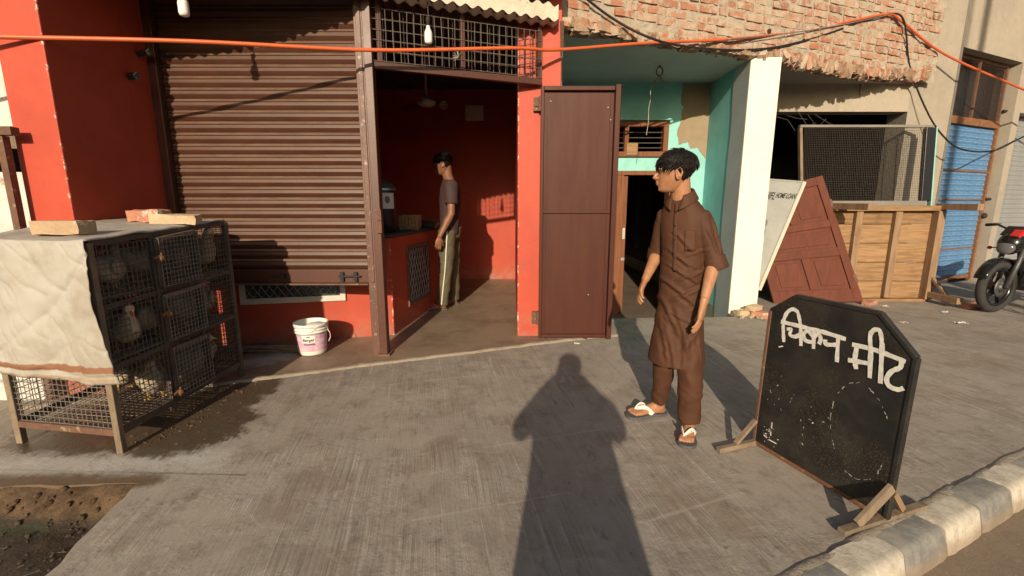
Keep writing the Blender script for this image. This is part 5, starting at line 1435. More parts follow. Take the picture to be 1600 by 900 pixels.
def make_head(mb, H):
    h = H['h']; F_, L_, U_ = H['f'], H['l'], H['u']
    def L(x, y, t): return H['o'] + (F_ * x + L_ * y + U_ * (t - .5)) * h
    rings = []
    for t in [0, .02, .05, .09, .14, .2, .26, .32, .38, .44, .5, .55, .6, .66, .72, .78, .84, .89, .93, .96, .985, 1.0]:
        rings.append([head_pt(H, t, 2 * pi * j / 40) for j in range(40)])
    mb.loft(rings)
    mb.tube([L(.40, 0, .565), L(.435, 0, .50), L(.475, 0, .43), L(.505, 0, .375), L(.47, 0, .345), L(.42, 0, .335)], [.03 * h, .033 * h, .042 * h, .050 * h, .046 * h, .028 * h], 10)
    for s in (-1, 1): mb.ball(L(.455, s * .052, .358), .042 * h, .036 * h, .034 * h, 8, 6)
    mb.ball(L(.425, 0, .252), .05 * h, .085 * h, .024 * h, 10, 6, Matrix((F_, L_, U_)).transposed()); mb.ball(L(.415, 0, .205), .048 * h, .075 * h, .028 * h, 10, 6, Matrix((F_, L_, U_)).transposed())
    mb.ball(L(.355, 0, .075), .055 * h, .075 * h, .055 * h, 10, 6, Matrix((F_, L_, U_)).transposed())
    MX = Matrix((F_, L_, U_)).transposed()
    for s in (-1, 1):
        mb.ball(L(.38, s * .15, .575), .055 * h, .10 * h, .026 * h, 10, 6, MX)           # brow ridge
        E_ = MX @ Matrix.Rotation(s * .45, 3, 'Z') @ Matrix.Rotation(-.15, 3, 'Y')
        c = L(-.045, s * .355, .44)
        rim = [c + E_ @ V((.085 * h * cos(a), s * .025 * h, .135 * h * sin(a))) for a in [i * 2 * pi / 18 for i in range(19)]]
        mb.tube(rim, .017 * h, 6, False); mb.ball(c + E_ @ V((.01 * h, -s * .022 * h, 0)), .075 * h, .010 * h, .12 * h, 12, 8, E_)
        mb.ball(c + E_ @ V((.01 * h, s * .012 * h, -.125 * h)), .04 * h, .02 * h, .035 * h, 8, 6, E_); mb.ball(c + E_ @ V((.075 * h, s * .01 * h, 0)), .022 * h, .02 * h, .04 * h, 8, 6, E_)

LIDM = mat('eyelid_skin', (.12, .055, .03), None, .6, 20, 0)
def face_parts(H, par):
    h = H['h']; F_, L_, U_ = H['f'], H['l'], H['u']; MX = Matrix((F_, L_, U_)).transposed()
    def L(x, y, t): return H['o'] + (F_ * x + L_ * y + U_ * (t - .5)) * h
    for s in (-1, 1):
        mb = MB(); mb.ball(L(.338, s * .150, .50), .048 * h, .052 * h, .021 * h, 12, 8, MX); e = mb.build('eye', EYE_W, par, True)
        mb = MB(); mb.ball(L(.372, s * .150, .50), .016 * h, .030 * h, .020 * h, 10, 6, MX); mb.build('iris', EYE_D, e, True)
        mb = MB(); mb.tube([L(.428, s * .055, .592), L(.418, s * .14, .608), L(.352, s * .235, .595)], [.007 * h, .010 * h, .005 * h], 6); mb.build('eyebrow', HAIR, par, True)
        mb = MB(); mb.tube([L(.385, s * .10, .522), L(.398, s * .155, .535), L(.365, s * .21, .518)], [.006 * h, .008 * h, .005 * h], 6); mb.build('upper_lid', LIDM, par, True)
    mb = MB(); mb.ball(L(.444, 0, .249), .026 * h, .075 * h, .015 * h, 10, 6, MX); mb.ball(L(.437, 0, .214), .026 * h, .062 * h, .018 * h, 10, 6, MX); mb.build('lips', LIP, par, True)

def hair_mesh(H, par, n=900, seed=3, length=.30, fringe=True, vol=.03):
    h = H['h']; F_, L_, U_ = H['f'], H['l'], H['u']; rd = random.Random(seed)
    def low(ang):                                      # hairline height for a heading round the head
        a = abs((ang + pi) % (2 * pi) - pi)
        if a < .85: return .65
        if a < 1.25: return .65 - (a - .85) / .4 * .10
        if a < 1.62: return .53
        if a < 2.0: return .56 - (a - 1.62) / .38 * .22
        return .30 - (a - 2.0) * .085
    mb = MB(); rings = []
    N_ = 48; K_ = 16
    for k in range(K_ + 1):
        r_ = []
        for j in range(N_):
            a = 2 * pi * j / N_; lo = low(a); t = lo + (1 - lo) * (k / K_) ** .85
            p = head_pt(H, min(t, 1), a); c = H['o'] + U_ * ((min(t, .8) - .5) * h * .6); d = (p - c).normalized()
            vv_ = (vol * (.25 + .75 * min(1, (t - lo) * 5)) + .012 * noise.noise(p * 40)) * h
            if t < .55: vv_ *= .45
            r_.append(p + d * (vv_ + .006 * h))
        rings.append(r_)
    mb.loft(rings)
    for i in range(n):
        ang = rd.uniform(-pi, pi); lo = low(ang); t = lo + (1 - lo) * rd.random() ** .8
        p = head_pt(H, min(t, .995), ang); c = H['o'] + U_ * ((min(t, .8) - .5) * h * .6); out = (p - c).normalized()
        a = abs(ang)
        crown = H['o'] - F_ * .22 * h + U_ * .46 * h
        flow = (p - crown); flow = flow - out * flow.dot(out)
        if flow.length < 1e-4: flow = F_.copy()
        flow.normalize()
        if a < 1.3 and t > .6: flow = (flow * .35 + F_ * .8 + L_ * .35 * (1 if ang > 0 else .6)).normalized(); flow = (flow - out * flow.dot(out)).normalized()
        ln_ = length * h * rd.uniform(.6, 1.15)
        if t < .60: ln_ *= .22
        elif a > 1.4 and t < .78: ln_ *= .55
        pts = []; v0 = vol * h * (1.0 if t > .6 else .35) * (.25 if (a < 1.2 and t < .78) else 1)
        if a < 1.2 and t < .78: flow = (flow * .5 - U_ * .9).normalized(); flow = (flow - out * flow.dot(out)).normalized(); ln_ *= rd.uniform(.35, .8)
        q = p + out * (v0 * .6)
        for s in range(4):
            pts.append(q.copy()); dirn = (flow + out * (.16 - .20 * s) - U_ * (.08 * s) + V((rd.uniform(-.10, .10), rd.uniform(-.10, .10), rd.uniform(-.10, .10)))).normalized(); q = q + dirn * ln_ / 3
        for z in range(1, 4):                          # keep the tips on the head's outside
            for t2 in ():
                pass
        r0 = h * (rd.uniform(.010, .019) if t > .6 else rd.uniform(.006, .010))
        mb.tube(pts, [r0, r0 * .95, r0 * .6, r0 * .08], 4, True)
    o = mb.build('hair', HAIR, par, True); return o

def foot(mb, heel, toe, z, sc=1.0, side=1):
    a, b = V((heel[0], heel[1], 0)), V((toe[0], toe[1], 0)); d = (b - a); Lg = d.length; d.normalize(); q = V((-d.y, d.x, 0)) * side          # q: towards the little toe
    rings = []
    for t, w_, hgt, off in ((0.0, .012, .018, 0), (.04, .026, .05, 0), (.14, .030, .068, 0), (.28, .029, .070, -.001), (.42, .030, .056, -.002), (.58, .036, .040, 0), (.70, .041, .028, .001), (.78, .040, .022, .001), (.82, .036, .017, .001)):
        c = a + d * (Lg * t) + q * off; rings.append([c + q * (w_ * sc * cos(th)) + V((0, 0, z + max(-.0005, hgt * sc * (.42 + .58 * sin(th)) if sin(th) > -.7 else 0))) for th in [2 * pi * j / 18 for j in range(18)]])
    mb.loft(rings)
    for o, l, r in ((-.026, .215, .0115), (-.008, .205, .0085), (.006, .185, .0080), (.019, .160, .0075), (.030, .130, .0068)):
        p = a + d * (Lg * .72) + q * (o * sc); e = p + d * (l * Lg) + q * (o * .12); 
        mb.tube([p + V((0, 0, z + .018)), p.lerp(e, .5) + V((0, 0, z + .019)), e + V((0, 0, z + r * .95)), e + d * .006 + V((0, 0, z + r * .8))], [r * sc * 1.05, r * sc, r * sc * 1.02, r * .45 * sc], 8)
    return a, d, q, Lg

def sandal(par, heel, toe, side, strap, name='sandal', tab=False, sc=1.0):
    a, b = V((heel[0], heel[1], 0)), V((toe[0], toe[1], 0)); d = (b - a); Lg = d.length; d.normalize(); q = V((-d.y, d.x, 0)) * side
    out = []
    prof = [(-.07, 0), (-.06, .018), (-.02, .031), (.10, .036), (.35, .035), (.55, .040), (.75, .048), (.92, .046), (1.03, .032), (1.07, .012)]
    pts = [(t, w_ * 1.02 + (.004 if t > .4 else 0)) for t, w_ in prof] + [(t, -w_ * .96) for t, w_ in prof[::-1]]
    mb = MB(); mb.prism([tuple((a + d * (Lg * t) + q * (w_ * sc))[:2]) for t, w_ in pts], .001, .017); s = put(name, mb.mesh('s', SOLE), par); bev(s, .004)
    z = .017
    P_ = a + d * (Lg * .80) - q * .014 * sc + V((0, 0, z + .026)); m = MB()
    m.tube([a + d * (Lg * .82) - q * .015 * sc + V((0, 0, z)), P_], [.0045, .0055], 6)
    for sgn in (-1, 1):
        e = a + d * (Lg * .40) + q * (sgn * .036 * sc) + V((0, 0, z + .004)); mid = P_.lerp(e, .5) + V((0, 0, .028 * sc)) + q * (sgn * .006)
        rr = smooth_pts([P_, mid, e], 5); m.tube(rr, [.0035] * len(rr), 10, True, ry=[.007 + .009 * min(1, i / 5) for i in range(len(rr))])
    m.build('strap', strap, s, True)
    if tab:
        c = P_.lerp(a + d * (Lg * .40) + q * .036 * sc + V((0, 0, z)), .5) + V((0, 0, .018)); m = MB(); m.beam(c - q * .009 + V((0, 0, .013)), c + q * .009 + V((0, 0, .0095)), .016, .004); m.build('strap_logo', M['ink'], s)
    return s

def wrinkle(scale, amp, ax=(1, 1, .3), seed=0):
    def f(p, n):
        q = V((p.x * ax[0], p.y * ax[1], p.z * ax[2])) * scale + V((seed, seed * 2, seed * 3))
        r1 = 1 - abs(noise.noise(q)) * 2; r2 = 1 - abs(noise.noise(q * 2.1 + V((5, 1, 2)))) * 2
        return amp * (max(r1, 0) ** 2 - .3) + amp * .4 * (max(r2, 0) ** 2 - .3)
    return f

# ------------------------------------------------------------------ the boy
boy = thing('person', 'boy in brown kurta and loose trousers standing by the blackboard looking left', 'person', (.86, 2.38, 0))
HB = dict(o=V((.823, 2.362, 1.404)), f=V((-.965, .235, -.03)).normalized(), u=V((-.03, 0, 1)).normalized(), h=.200)
HB['l'] = HB['u'].cross(HB['f']).normalized(); HB['u'] = HB['f'].cross(HB['l'])
l = V((.72, -.69, 0)).normalized(); f_ = V((-.69, -.72, 0)).normalized()
mb = MB()
make_head(mb, HB)
mb.tube([(.892, 2.392, 1.18), (.880, 2.388, 1.24), (.862, 2.375, 1.30), (.850, 2.365, 1.36), (.842, 2.362, 1.40)], [.075, .056, .050, .050, .052], 20)
mb.tube([(.905, 2.40, .5), (.905, 2.40, .8), (.895, 2.39, 1.05), (.89, 2.39, 1.2)], [.075, .075, .075, .060], 20)
shl, ell, wrl = V((.956, 2.327, 1.182)), V((1.032, 2.304, .962)), V((.957, 2.215, .775))
shr, elr, wrr = V((.818, 2.460, 1.182)), V((.816, 2.530, .985)), V((.722, 2.415, .855))
for sh_, el, wr in ((shl, ell, wrl), (shr, elr, wrr)):
    mb.tube([V((.89, 2.39, 1.18)), sh_, sh_.lerp(el, .5), el, el.lerp(wr, .3), el.lerp(wr, .75), wr, wr.lerp(el, -.08)], [.05, .042, .036, .032, .034, .026, .0215, .022], 16)
hand(mb, wrl + (wrl - ell).normalized() * .012, (-.20, -.16, -1.0), (-.80, .50, .05), 1, 1.16, .24, .09)
hand(mb, wrr + (wrr - elr).normalized() * .010, (-.46, -.34, -.86), (.70, -.30, -.55), -1, 1.02, .40, .12)
hr, kr, ar = V((.885, 2.46, .60)), V((.865, 2.47, .33)), V((.882, 2.545, .075))
hl, kl, al = V((.945, 2.37, .60)), V((.955, 2.31, .33)), V((.972, 2.325, .075))
for h_, k_, a_ in ((hr, kr, ar), (hl, kl, al)): mb.tube([h_, h_.lerp(k_, .5), k_, k_.lerp(a_, .4), a_, a_ - V((0, 0, .035))], [.075, .062, .050, .048, .033, .031], 16)
fr_h, fr_t = (.915, 2.556), (.690, 2.515); fl_h, fl_t = (.997, 2.362), (.900, 2.172)
foot(mb, fr_h, fr_t, .016, .98, 1); foot(mb, fl_h, fl_t, .016, .98, 1)
me = remesh(mb, .0036, 6, .5, 'body', SK)
put('body', me, boy)
face_parts(HB, boy)
hair_mesh(HB, boy, 1500, 5, .26, True, .045)
# kurta: one cloth shell of torso and sleeves
mb = MB(); rings = []
for z, cx, cy, a, b in ((1.302, .884, 2.395, .036, .034), (1.290, .880, 2.392, .050, .044), (1.272, .876, 2.388, .064, .054), (1.252, .878, 2.387, .086, .063), (1.228, .883, 2.388, .100, .068), (1.195, .887, 2.39, .112, .075), (1.14, .889, 2.39, .114, .082), (1.06, .893, 2.39, .111, .086), (.98, .900, 2.39, .108, .086), (.90, .906, 2.392, .113, .088), (.82, .909, 2.395, .116, .089), (.72, .909, 2.40, .122, .094), (.60, .906, 2.40, .130, .100), (.50, .905, 2.40, .142, .108), (.43, .904, 2.40, .150, .114), (.400, .904, 2.40, .153, .117)):
    rings.append(ring((cx, cy, z), l * a, f_ * b, 40, 2.2))
mb.loft(rings)
for sh_, el in ((shl, ell), (shr, elr)):
    d = (el - sh_).normalized(); up0 = sh_.lerp(V((.889, 2.39, 1.19)), .55)
    mb.tube([up0, sh_ + V((0, 0, -.004)), sh_.lerp(el, .35), sh_.lerp(el, .7), el + d * .012], [.048, .047, .048, .049, .050], 22)
ku = remesh(mb, .0055, 5, .5, 'kurta', KUR)
def fold_line(p, a, b, w_, amp):
    """crease running from a to b on the cloth (x, z on the front), gaussian across"""
    ax, az = a; bx_, bz = b; dx, dz_ = bx_ - ax, bz - az; L2 = dx * dx + dz_ * dz_
    t = ((p.x - ax) * dx + (p.z - az) * dz_) / L2
    if t < -.15 or t > 1.15: return 0
    d = ((p.x - ax) * dz_ - (p.z - az) * dx) / sqrt(L2); e = min(1, (t + .15) * 4, (1.15 - t) * 4)
    d += .006 * noise.noise(V((t * 5, ax * 9, az * 9)))
    return amp * e * (math.exp(-(d / w_) ** 2) - .55 * math.exp(-((d - w_ * 1.9) / w_) ** 2))
FOLDS0 = [((.80, .86), (.98, .70), .014, .010), ((.82, .93), (.96, .84), .011, .008), ((.99, .92), (.86, .86), .011, .008), ((1.0, .84), (.84, .75), .013, .009), ((.80, .76), (.88, .56), .016, .010), ((.86, .70), (.93, .46), .018, .009), ((1.0, .66), (.90, .50), .016, .008), ((.83, 1.10), (.92, 1.0), .010, .007), ((.98, 1.02), (.86, .98), .009, .006), ((.80, .62), (.83, .44), .012, .008), ((.97, .58), (.99, .42), .014, .008), ((1.0, 1.18), (1.045, 1.02), .010, .007), ((.975, 1.12), (1.03, 1.0), .009, .006), ((.84, .68), (.99, .60), .010, .006), ((1.0, .76), (.92, .70), .009, .006)]
FOLDS = [(a_, b_, w_ * .72, m_) for a_, b_, w_, m_ in FOLDS0] + [((.82, .60), (.86, .41), .009, .006), ((.90, .58), (.90, .42), .010, .006), ((.95, .62), (.955, .42), .009, .006), ((.85, .98), (.97, .90), .008, .005), ((.81, 1.02), (.90, .93), .008, .005)]
def kfold(p, n):
    d = wrinkle(5.2, .0035, (1.25, 1.25, .55), 3)(V((p.x + p.z * .45, p.y, p.z)), n) * .7
    g = .95 * sum(fold_line(p, *F_) for F_ in FOLDS) if n.dot(f_) + n.dot(l) * .5 > -.2 else 0
    low = .007 * noise.noise(V((p.x * 10, p.y * 10, p.z * 1.8))) * max(0, (1.0 - p.z)) * 1.5
    back = wrinkle(7, .004, (.8, .8, 1.2), 8)(p, n)
    return d + g + low + back * .5
displace(ku, kfold)
for v in ku.vertices:
    if v.co.z < .47: v.co.z -= .022 * max(0, (v.co - V((.9, 2.4, 0))).dot(f_)) / .118 * (0.47 - v.co.z) / .08
kur = put('kurta', ku, boy)
from mathutils.bvhtree import BVHTree
KBV = BVHTree.FromPolygons([v.co.copy() for v in ku.vertices], [tuple(p.vertices) for p in ku.polygons])
for sh_, el in ((shl, ell), (shr, elr)):
    d = (el - sh_).normalized(); q = d.orthogonal().normalized(); w_ = d.cross(q); mb = MB(); c = el + d * .022
    rr = []
    for t, r in ((-.040, .0535), (-.037, .0552), (.0, .0565), (.022, .0568), (.026, .055), (.020, .048), (-.01, .046)):
        rr.append([c + d * t + (q * cos(a) + w_ * sin(a)) * (r * (1 + .03 * noise.noise(V((cos(a) * 1.5, sin(a) * 1.5, t * 20))))) for a in [2 * pi * j / 28 for j in range(28)]])
    mb.loft(rr, False); mb.build('cuff', KUR, kur, True)
# shirt surface helper: point on the chest by height and angle from the front
def chest(z, ang, off=.004):
    tb_ = [(1.272, .870, 2.382, .060, .052), (1.228, .883, 2.388, .100, .068), (1.14, .889, 2.39, .114, .082), (.98, .900, 2.39, .108, .086), (.82, .909, 2.395, .116, .089), (.60, .906, 2.40, .130, .100), (.40, .901, 2.40, .142, .108)]
    for i in range(len(tb_) - 1):
        if z >= tb_[i + 1][0] or i == len(tb_) - 2:
            k = (tb_[i][0] - z) / (tb_[i][0] - tb_[i + 1][0]); cx, cy, a, b = [tb_[i][j] + (tb_[i + 1][j] - tb_[i][j]) * k for j in (1, 2, 3, 4)]; break
    x, y = sin(ang), cos(ang); p = 2.2; q = (abs(x) ** p + abs(y) ** p) ** (-1 / p)
    P_ = V((cx, cy, z)) + l * (a * x * q) + f_ * (b * y * q); nn_ = (l * (x / a) + f_ * (y / b)).normalized()
    return P_ + nn_ * off
def on_shirt(z, ang, off=.003):
    s0 = chest(z, ang, .08); c_ = chest(z, ang, -.02)
    hit = KBV.ray_cast(s0, (c_ - s0).normalized(), .2)
    if hit[0] is None: return chest(z, ang, off)
    return hit[0] + (s0 - c_).normalized() * off
mb = MB(); mb.grid(lambda u_, v_: on_shirt(1.250 - .35 * v_, -.02 + .17 * (u_ - .5), .0012 + .0012 * sin(pi * u_)), 4, 30); o = mb.build('placket', KUR, kur, True); m = o.modifiers.new('t', 'SOLIDIFY'); m.thickness = .003
for z in (1.205, 1.135, 1.065, .995):
    mb = MB(); p = on_shirt(z, -.02, .004); mb.ball(p, .0062, .0062, .004, 8, 6); mb.build('button', EYE_D, kur, True)
mb = MB(); mb.grid(lambda u_, v_: on_shirt(1.115 - .105 * v_, .40 + .50 * u_, .0018), 8, 8); o = mb.build('pocket', KUR, kur, True); m = o.modifiers.new('t', 'SOLIDIFY'); m.thickness = .0015
# collar: stand and two pointed wings
cc = V((.872, 2.384, 1.268))
def ca(a): return l * (sin(a) * .058) + f_ * (cos(a) * .056)
def lift(a): return .040 * (.5 - .5 * cos(a))                # the collar stands higher at the back of the neck
mb = MB(); mb.grid(lambda u_, v_: cc + ca(.62 + (2 * pi - 1.24) * u_) * (.90 + .08 * v_) + V((0, 0, -.014 + .034 * (1 - v_) + lift(.62 + (2 * pi - 1.24) * u_))), 30, 3); o = mb.build('collar', KUR, kur, True); m = o.modifiers.new('t', 'SOLIDIFY'); m.thickness = .004
for s in (-1, 1):
    mb = MB()
    def wing(u_, v_):
        a = s * (.52 + 2.62 * u_); r = .96 + (.36 + .14 * (1 - u_)) * v_; drop = .018 + lift(a) - v_ * (.034 + .044 * (1 - u_) ** 2 + .006 * u_)
        return cc + ca(a - s * .30 * v_ * (1 - u_)) * r + V((0, 0, drop))
    mb.grid(wing, 14, 5); o = mb.build('collar', KUR, kur, True); m = o.modifiers.new('t', 'SOLIDIFY'); m.thickness = .004
# loose trousers
mb = MB()
for h_, k_, a_, rt in ((hr, kr, ar, (.070, .065, .058, .054, .048, .044)), (hl, kl, al, (.072, .070, .066, .064, .058, .053))):
    bot = a_ + V((0, 0, .012 if a_ is ar else -.002))
    mb.tube([h_ + V((0, 0, .02)), h_.lerp(k_, .5), k_, k_.lerp(bot, .4), k_.lerp(bot, .8), bot], rt, 24)
mb.tube([(.91, 2.41, .66), (.91, 2.41, .52)], [.110, .095], 24)
tr = remesh(mb, .0062, 4, .5, 'trousers', KUR)
displace(tr, lambda p, n: wrinkle(6.0, .0065, (1.1, 1.1, .9), 12)(V((p.x + p.z * .35, p.y, p.z)), n) + wrinkle(6, .0050, (.8, .8, 1.25), 15)(V((p.x, p.y, p.z + p.x * .8)), n) * (1.1 if p.z < .25 else .5))
put('trousers', tr, boy)
sandal(boy, fr_h, fr_t, 1, STRAP); sandal(boy, fl_h, fl_t, 1, STRAP, tab=True)

# ------------------------------------------------------------------ the man inside the shop
man = thing('person', 'man in dark t-shirt and striped track pants standing at the red counter', 'person', (-.78, 5.3, .014))
HM = dict(o=V((-.768, 5.24, 1.680)), f=V((-.95, .16, -.30)).normalized(), u=V((-.22, 0, 1)).normalized(), h=.225)
HM['l'] = HM['u'].cross(HM['f']).normalized(); HM['u'] = HM['f'].cross(HM['l'])
lm, fm = V((.15, -.99, 0)).normalized(), V((-.99, -.15, 0)).normalized()
mb = MB(); make_head(mb, HM)
mb.tube([(-.70, 5.28, 1.40), (-.705, 5.27, 1.48), (-.725, 5.255, 1.56), (-.735, 5.25, 1.65)], [.085, .062, .056, .058], 18)
mb.tube([(-.73, 5.3, .9), (-.72, 5.29, 1.1), (-.70, 5.28, 1.38)], [.09, .09, .085], 18)
s1, e1, w1 = V((-.665, 5.08, 1.435)), V((-.665, 5.04, 1.135)), V((-.785, 4.985, .895))
s2, e2, w2 = V((-.715, 5.47, 1.435)), V((-.72, 5.52, 1.14)), V((-.90, 5.45, .98))
for a_, b_, c_ in ((s1, e1, w1), (s2, e2, w2)): mb.tube([V((-.70, 5.28, 1.40)), a_, a_.lerp(b_, .5), b_, b_.lerp(c_, .3), b_.lerp(c_, .8), c_, c_.lerp(b_, -.06)], [.075, .058, .047, .041, .044, .031, .026, .026], 14)
hand(mb, w1 + V((-.006, 0, -.012)), (-.18, -.04, -1), (-.35, .93, 0), 1, 1.08, .30); hand(mb, w2 + V((-.01, 0, -.006)), (-.7, -.05, -.6), (-.3, -.3, -.9), -1, 1.08, .35)
H1, K1, N1 = V((-.74, 5.20, .90)), V((-.765, 5.19, .50)), V((-.815, 5.20, .095)); H2, K2, N2 = V((-.72, 5.39, .90)), V((-.71, 5.44, .50)), V((-.715, 5.52, .095))
for a_, b_, c_ in ((H1, K1, N1), (H2, K2, N2)): mb.tube([a_, a_.lerp(b_, .5), b_, b_.lerp(c_, .35), c_, c_ - V((0, 0, .03))], [.095, .078, .058, .056, .038, .036], 14)
f1h, f1t, f2h, f2t = (-.770, 5.215), (-1.02, 5.165), (-.675, 5.53), (-.905, 5.50)
foot(mb, f1h, f1t, .030, 1.08, 1); foot(mb, f2h, f2t, .030, 1.08, -1)
put('body', remesh(mb, .0068, 3, .5, 'body', SKD), man)
face_parts(HM, man); hair_mesh(HM, man, 500, 8, .2, True, .04)
mb = MB(); rings = []
for z, cx, cy, a, b in ((1.505, -.715, 5.275, .075, .068), (1.485, -.71, 5.275, .12, .08), (1.455, -.70, 5.28, .185, .095), (1.40, -.70, 5.28, .20, .112), (1.30, -.705, 5.28, .19, .12), (1.15, -.715, 5.29, .175, .115), (1.0, -.72, 5.29, .17, .112), (.905, -.725, 5.295, .172, .115)): rings.append(ring((cx, cy, z), lm * a, fm * b, 32, 2.3))
mb.loft(rings)
for a_, b_ in ((s1, e1), (s2, e2)): mb.tube([a_.lerp(V((-.70, 5.28, 1.41)), .5), a_, a_.lerp(b_, .45), a_.lerp(b_, .66)], [.085, .082, .074, .072], 18)
ts = remesh(mb, .008, 4, .5, 'tshirt', TEE); displace(ts, lambda p, n: wrinkle(5, .007, (1, 1, .8), 21)(p, n)); put('tshirt', ts, man)
mb = MB()
for a_, b_, c_ in ((H1, K1, N1), (H2, K2, N2)): mb.tube([a_ + V((0, 0, .05)), a_.lerp(b_, .5), b_, b_.lerp(c_, .5), c_ + V((0, 0, -.015))], [.108, .095, .078, .072, .062], 20)
mb.tube([(-.73, 5.295, .98), (-.73, 5.295, .85)], [.14, .13], 20)
tp = remesh(mb, .008, 4, .5, 'track_pants', PANT); displace(tp, lambda p, n: wrinkle(5, .008, (1, 1, 1.1), 31)(p, n)); tpo = put('track_pants', tp, man)
for a_, b_, c_, sd_ in ((H1, K1, N1, -1),):
    pts = [a_ + V((.02, -.114, .04)), a_.lerp(b_, .5) + V((.012, -.102, 0)), b_ + V((.005, -.086, 0)), b_.lerp(c_, .5) + V((.002, -.080, 0)), c_ + V((0, -.066, 0))]
    mb = MB(); mb.tube(smooth_pts(pts, 6), .006, 6); mb.build('side_stripe', M['whiteplastic'], tpo)
s_ = sandal(man, f1h, f1t, 1, STRAPR, sc=1.08); s_.location.z += .014; s_ = sandal(man, f2h, f2t, -1, STRAPR, sc=1.08); s_.location.z += .014

# ------------------------------------------------------------------ the photographer, standing on the road
ph = thing('person', 'photographer in long loose shirt standing on the road with raised elbows', 'person', (-.02, -.28, -.105))
HP = dict(o=V((.0, -.235, 1.255)), f=V((0, 1, -.1)).normalized(), u=V((0, .1, 1)).normalized(), h=.21); HP['l'] = HP['u'].cross(HP['f']).normalized()
mb = MB(); make_head(mb, HP)
mb.tube([(0, -.27, 1.0), (0, -.25, 1.07), (0, -.24, 1.15)], [.10, .065, .055], 14)
for s in (-1, 1):
    S_, E_, W_2 = V((s * .17, -.27, 1.045)), V((s * .262, -.20, .935)), V((s * .075, -.10, 1.13))
    mb.tube([V((0, -.27, 1.0)), S_, S_.lerp(E_, .5), E_, E_.lerp(W_2, .5), W_2], [.08, .065, .058, .055, .055, .045], 12)
    hand(mb, W_2, (-s * .6, .1, .8), (0, .6, -.5), -s, .95, .6)
    mb.tube([(s * .09, -.28, .75), (s * .10, -.28, .35), (s * .10, -.29, -.06)], [.10, .075, .05], 12); foot(mb, (s * .10, -.33), (s * .12, -.10), -.10, 1, -s)
put('body', remesh(mb, .009, 3, .5, 'body', SKD), ph); hair_mesh(HP, ph, 300, 11, .25, True, .05)
mb = MB(); rings = []
for z, a, b in ((1.155, .07, .07), (1.12, .10, .08), (1.08, .15, .09), (1.04, .20, .10), (.95, .205, .115), (.75, .205, .12), (.55, .215, .125), (.30, .225, .13), (.12, .23, .13)): rings.append(ring((-.005 + .10 * (1 - z), -.27, z), V((a * (1.10 if z < .6 else 1.03), 0, 0)), V((0, b, 0)), 28, 2.3))
mb.loft(rings)
for s in (-1, 1): mb.tube([(s * .08, -.27, 1.03), (s * .18, -.27, 1.02), (s * .235, -.23, .97), (s * .268, -.20, .915), (s * .22, -.17, .95)], [.085, .082, .070, .062, .055], 16)
lo_ = remesh(mb, .010, 4, .5, 'long_shirt', TEE); displace(lo_, lambda p, n: wrinkle(4, .012, (1, 1, .4), 41)(p, n)); put('long_shirt', lo_, ph)
# ================================================================== motorcycle (front end in view, whole machine built)
MC = frame3(V((-.965, -.26, 0)), V((.26, -.965, 0)), V((0, 0, 1)), V((6.20, 5.32, 0)))   # x forward, y left
moto = thing('motorcycle', 'black motorcycle with red nose decal parked before the shutters', 'motorcycle', tuple(MC @ V((0, 0, 0))))
GL = mat('gloss_black_paint', (.012, .012, .013), None, .22, 8, .03); RED = mat('red_decal', (.50, .02, .02), None, .35, 8, 0); ENG = mat('engine_alloy', (.10, .10, .10), (.06, .06, .06), .5, 20, .2, metal=.5); DIAL = mat('white_dial', (.72, .72, .68), None, .3, 20, 0)
DUST = mat('dusty_tyre', (.035, .033, .030), (.022, .021, .02), .85, 12, .3, 60)
def mp(b, name, m, par=None, smooth=True):
    b.v = [MC @ p for p in b.v]; return b.build(name, m, par or moto, smooth)
def wheel(cx, tw):
    R0 = .30
    b = MB(); rings = []
    for j in range(41):
        a = 2 * pi * j / 40; rad = R0 - .045
        rings.append([V((cx + (rad + .045 * cos(t)) * cos(a), tw * sin(t), R0 + (rad + .045 * cos(t)) * sin(a))) for t in [2 * pi * k / 12 for k in range(12)]])
    b.loft(rings, False); w_ = mp(b, 'wheel', DUST)
    b = MB(); rings = []
    for j in range(41):
        a = 2 * pi * j / 40; rings.append([V((cx + r * cos(a), y, R0 + r * sin(a))) for r, y in ((.222, -.03), (.222, .03), (.195, .028), (.190, 0), (.195, -.028))])
    b.loft(rings, False); mp(b, 'rim', GL, w_)
    for k in range(5):
        a = .5 + 2 * pi * k / 5; d = V((cos(a), 0, sin(a))); c = V((cx, 0, R0)); b = MB()
        b.loft([[c + d * r + V((-d.z, 0, d.x)) * (s_ * w2) + V((0, y, 0)) for s_, y in ((-1, -.018), (1, -.018), (1, .018), (-1, .018))] for r, w2 in ((.03, .022), (.12, .014), (.20, .020))]); mp(b, 'spoke', GL, w_, False)
    b = MB(); b.tube([(cx, -.06, R0), (cx, .06, R0)], .042, 14); mp(b, 'hub', ENG, w_)
    b = MB(); b.lathe([(.06, 0), (.115, 0), (.115, .005), (.06, .005)], (0, 0, 0), 28, Matrix.Translation((cx, .045, R0)) @ Matrix.Rotation(-pi / 2, 4, 'X')); mp(b, 'brake_disc', ENG, w_)
wheel(.65, .045); wheel(-.66, .055)
b = MB(); rings = []
for j in range(14):
    a = radians(20 + j * 11); rings.append([V((.65 + (.325 + .012 * cos(t)) * cos(a), .062 * sin(t), .30 + (.325 + .012 * cos(t)) * sin(a))) for t in [2 * pi * k / 10 for k in range(10)]])
b.loft(rings); mp(b, 'mudguard', GL)
for s in (-1, 1):
    b = MB(); b.tube([(.65, s * .085, .30), (.52, s * .085, .60), (.43, s * .085, .86)], [.026, .026, .021], 12); mp(b, 'fork', ENG)
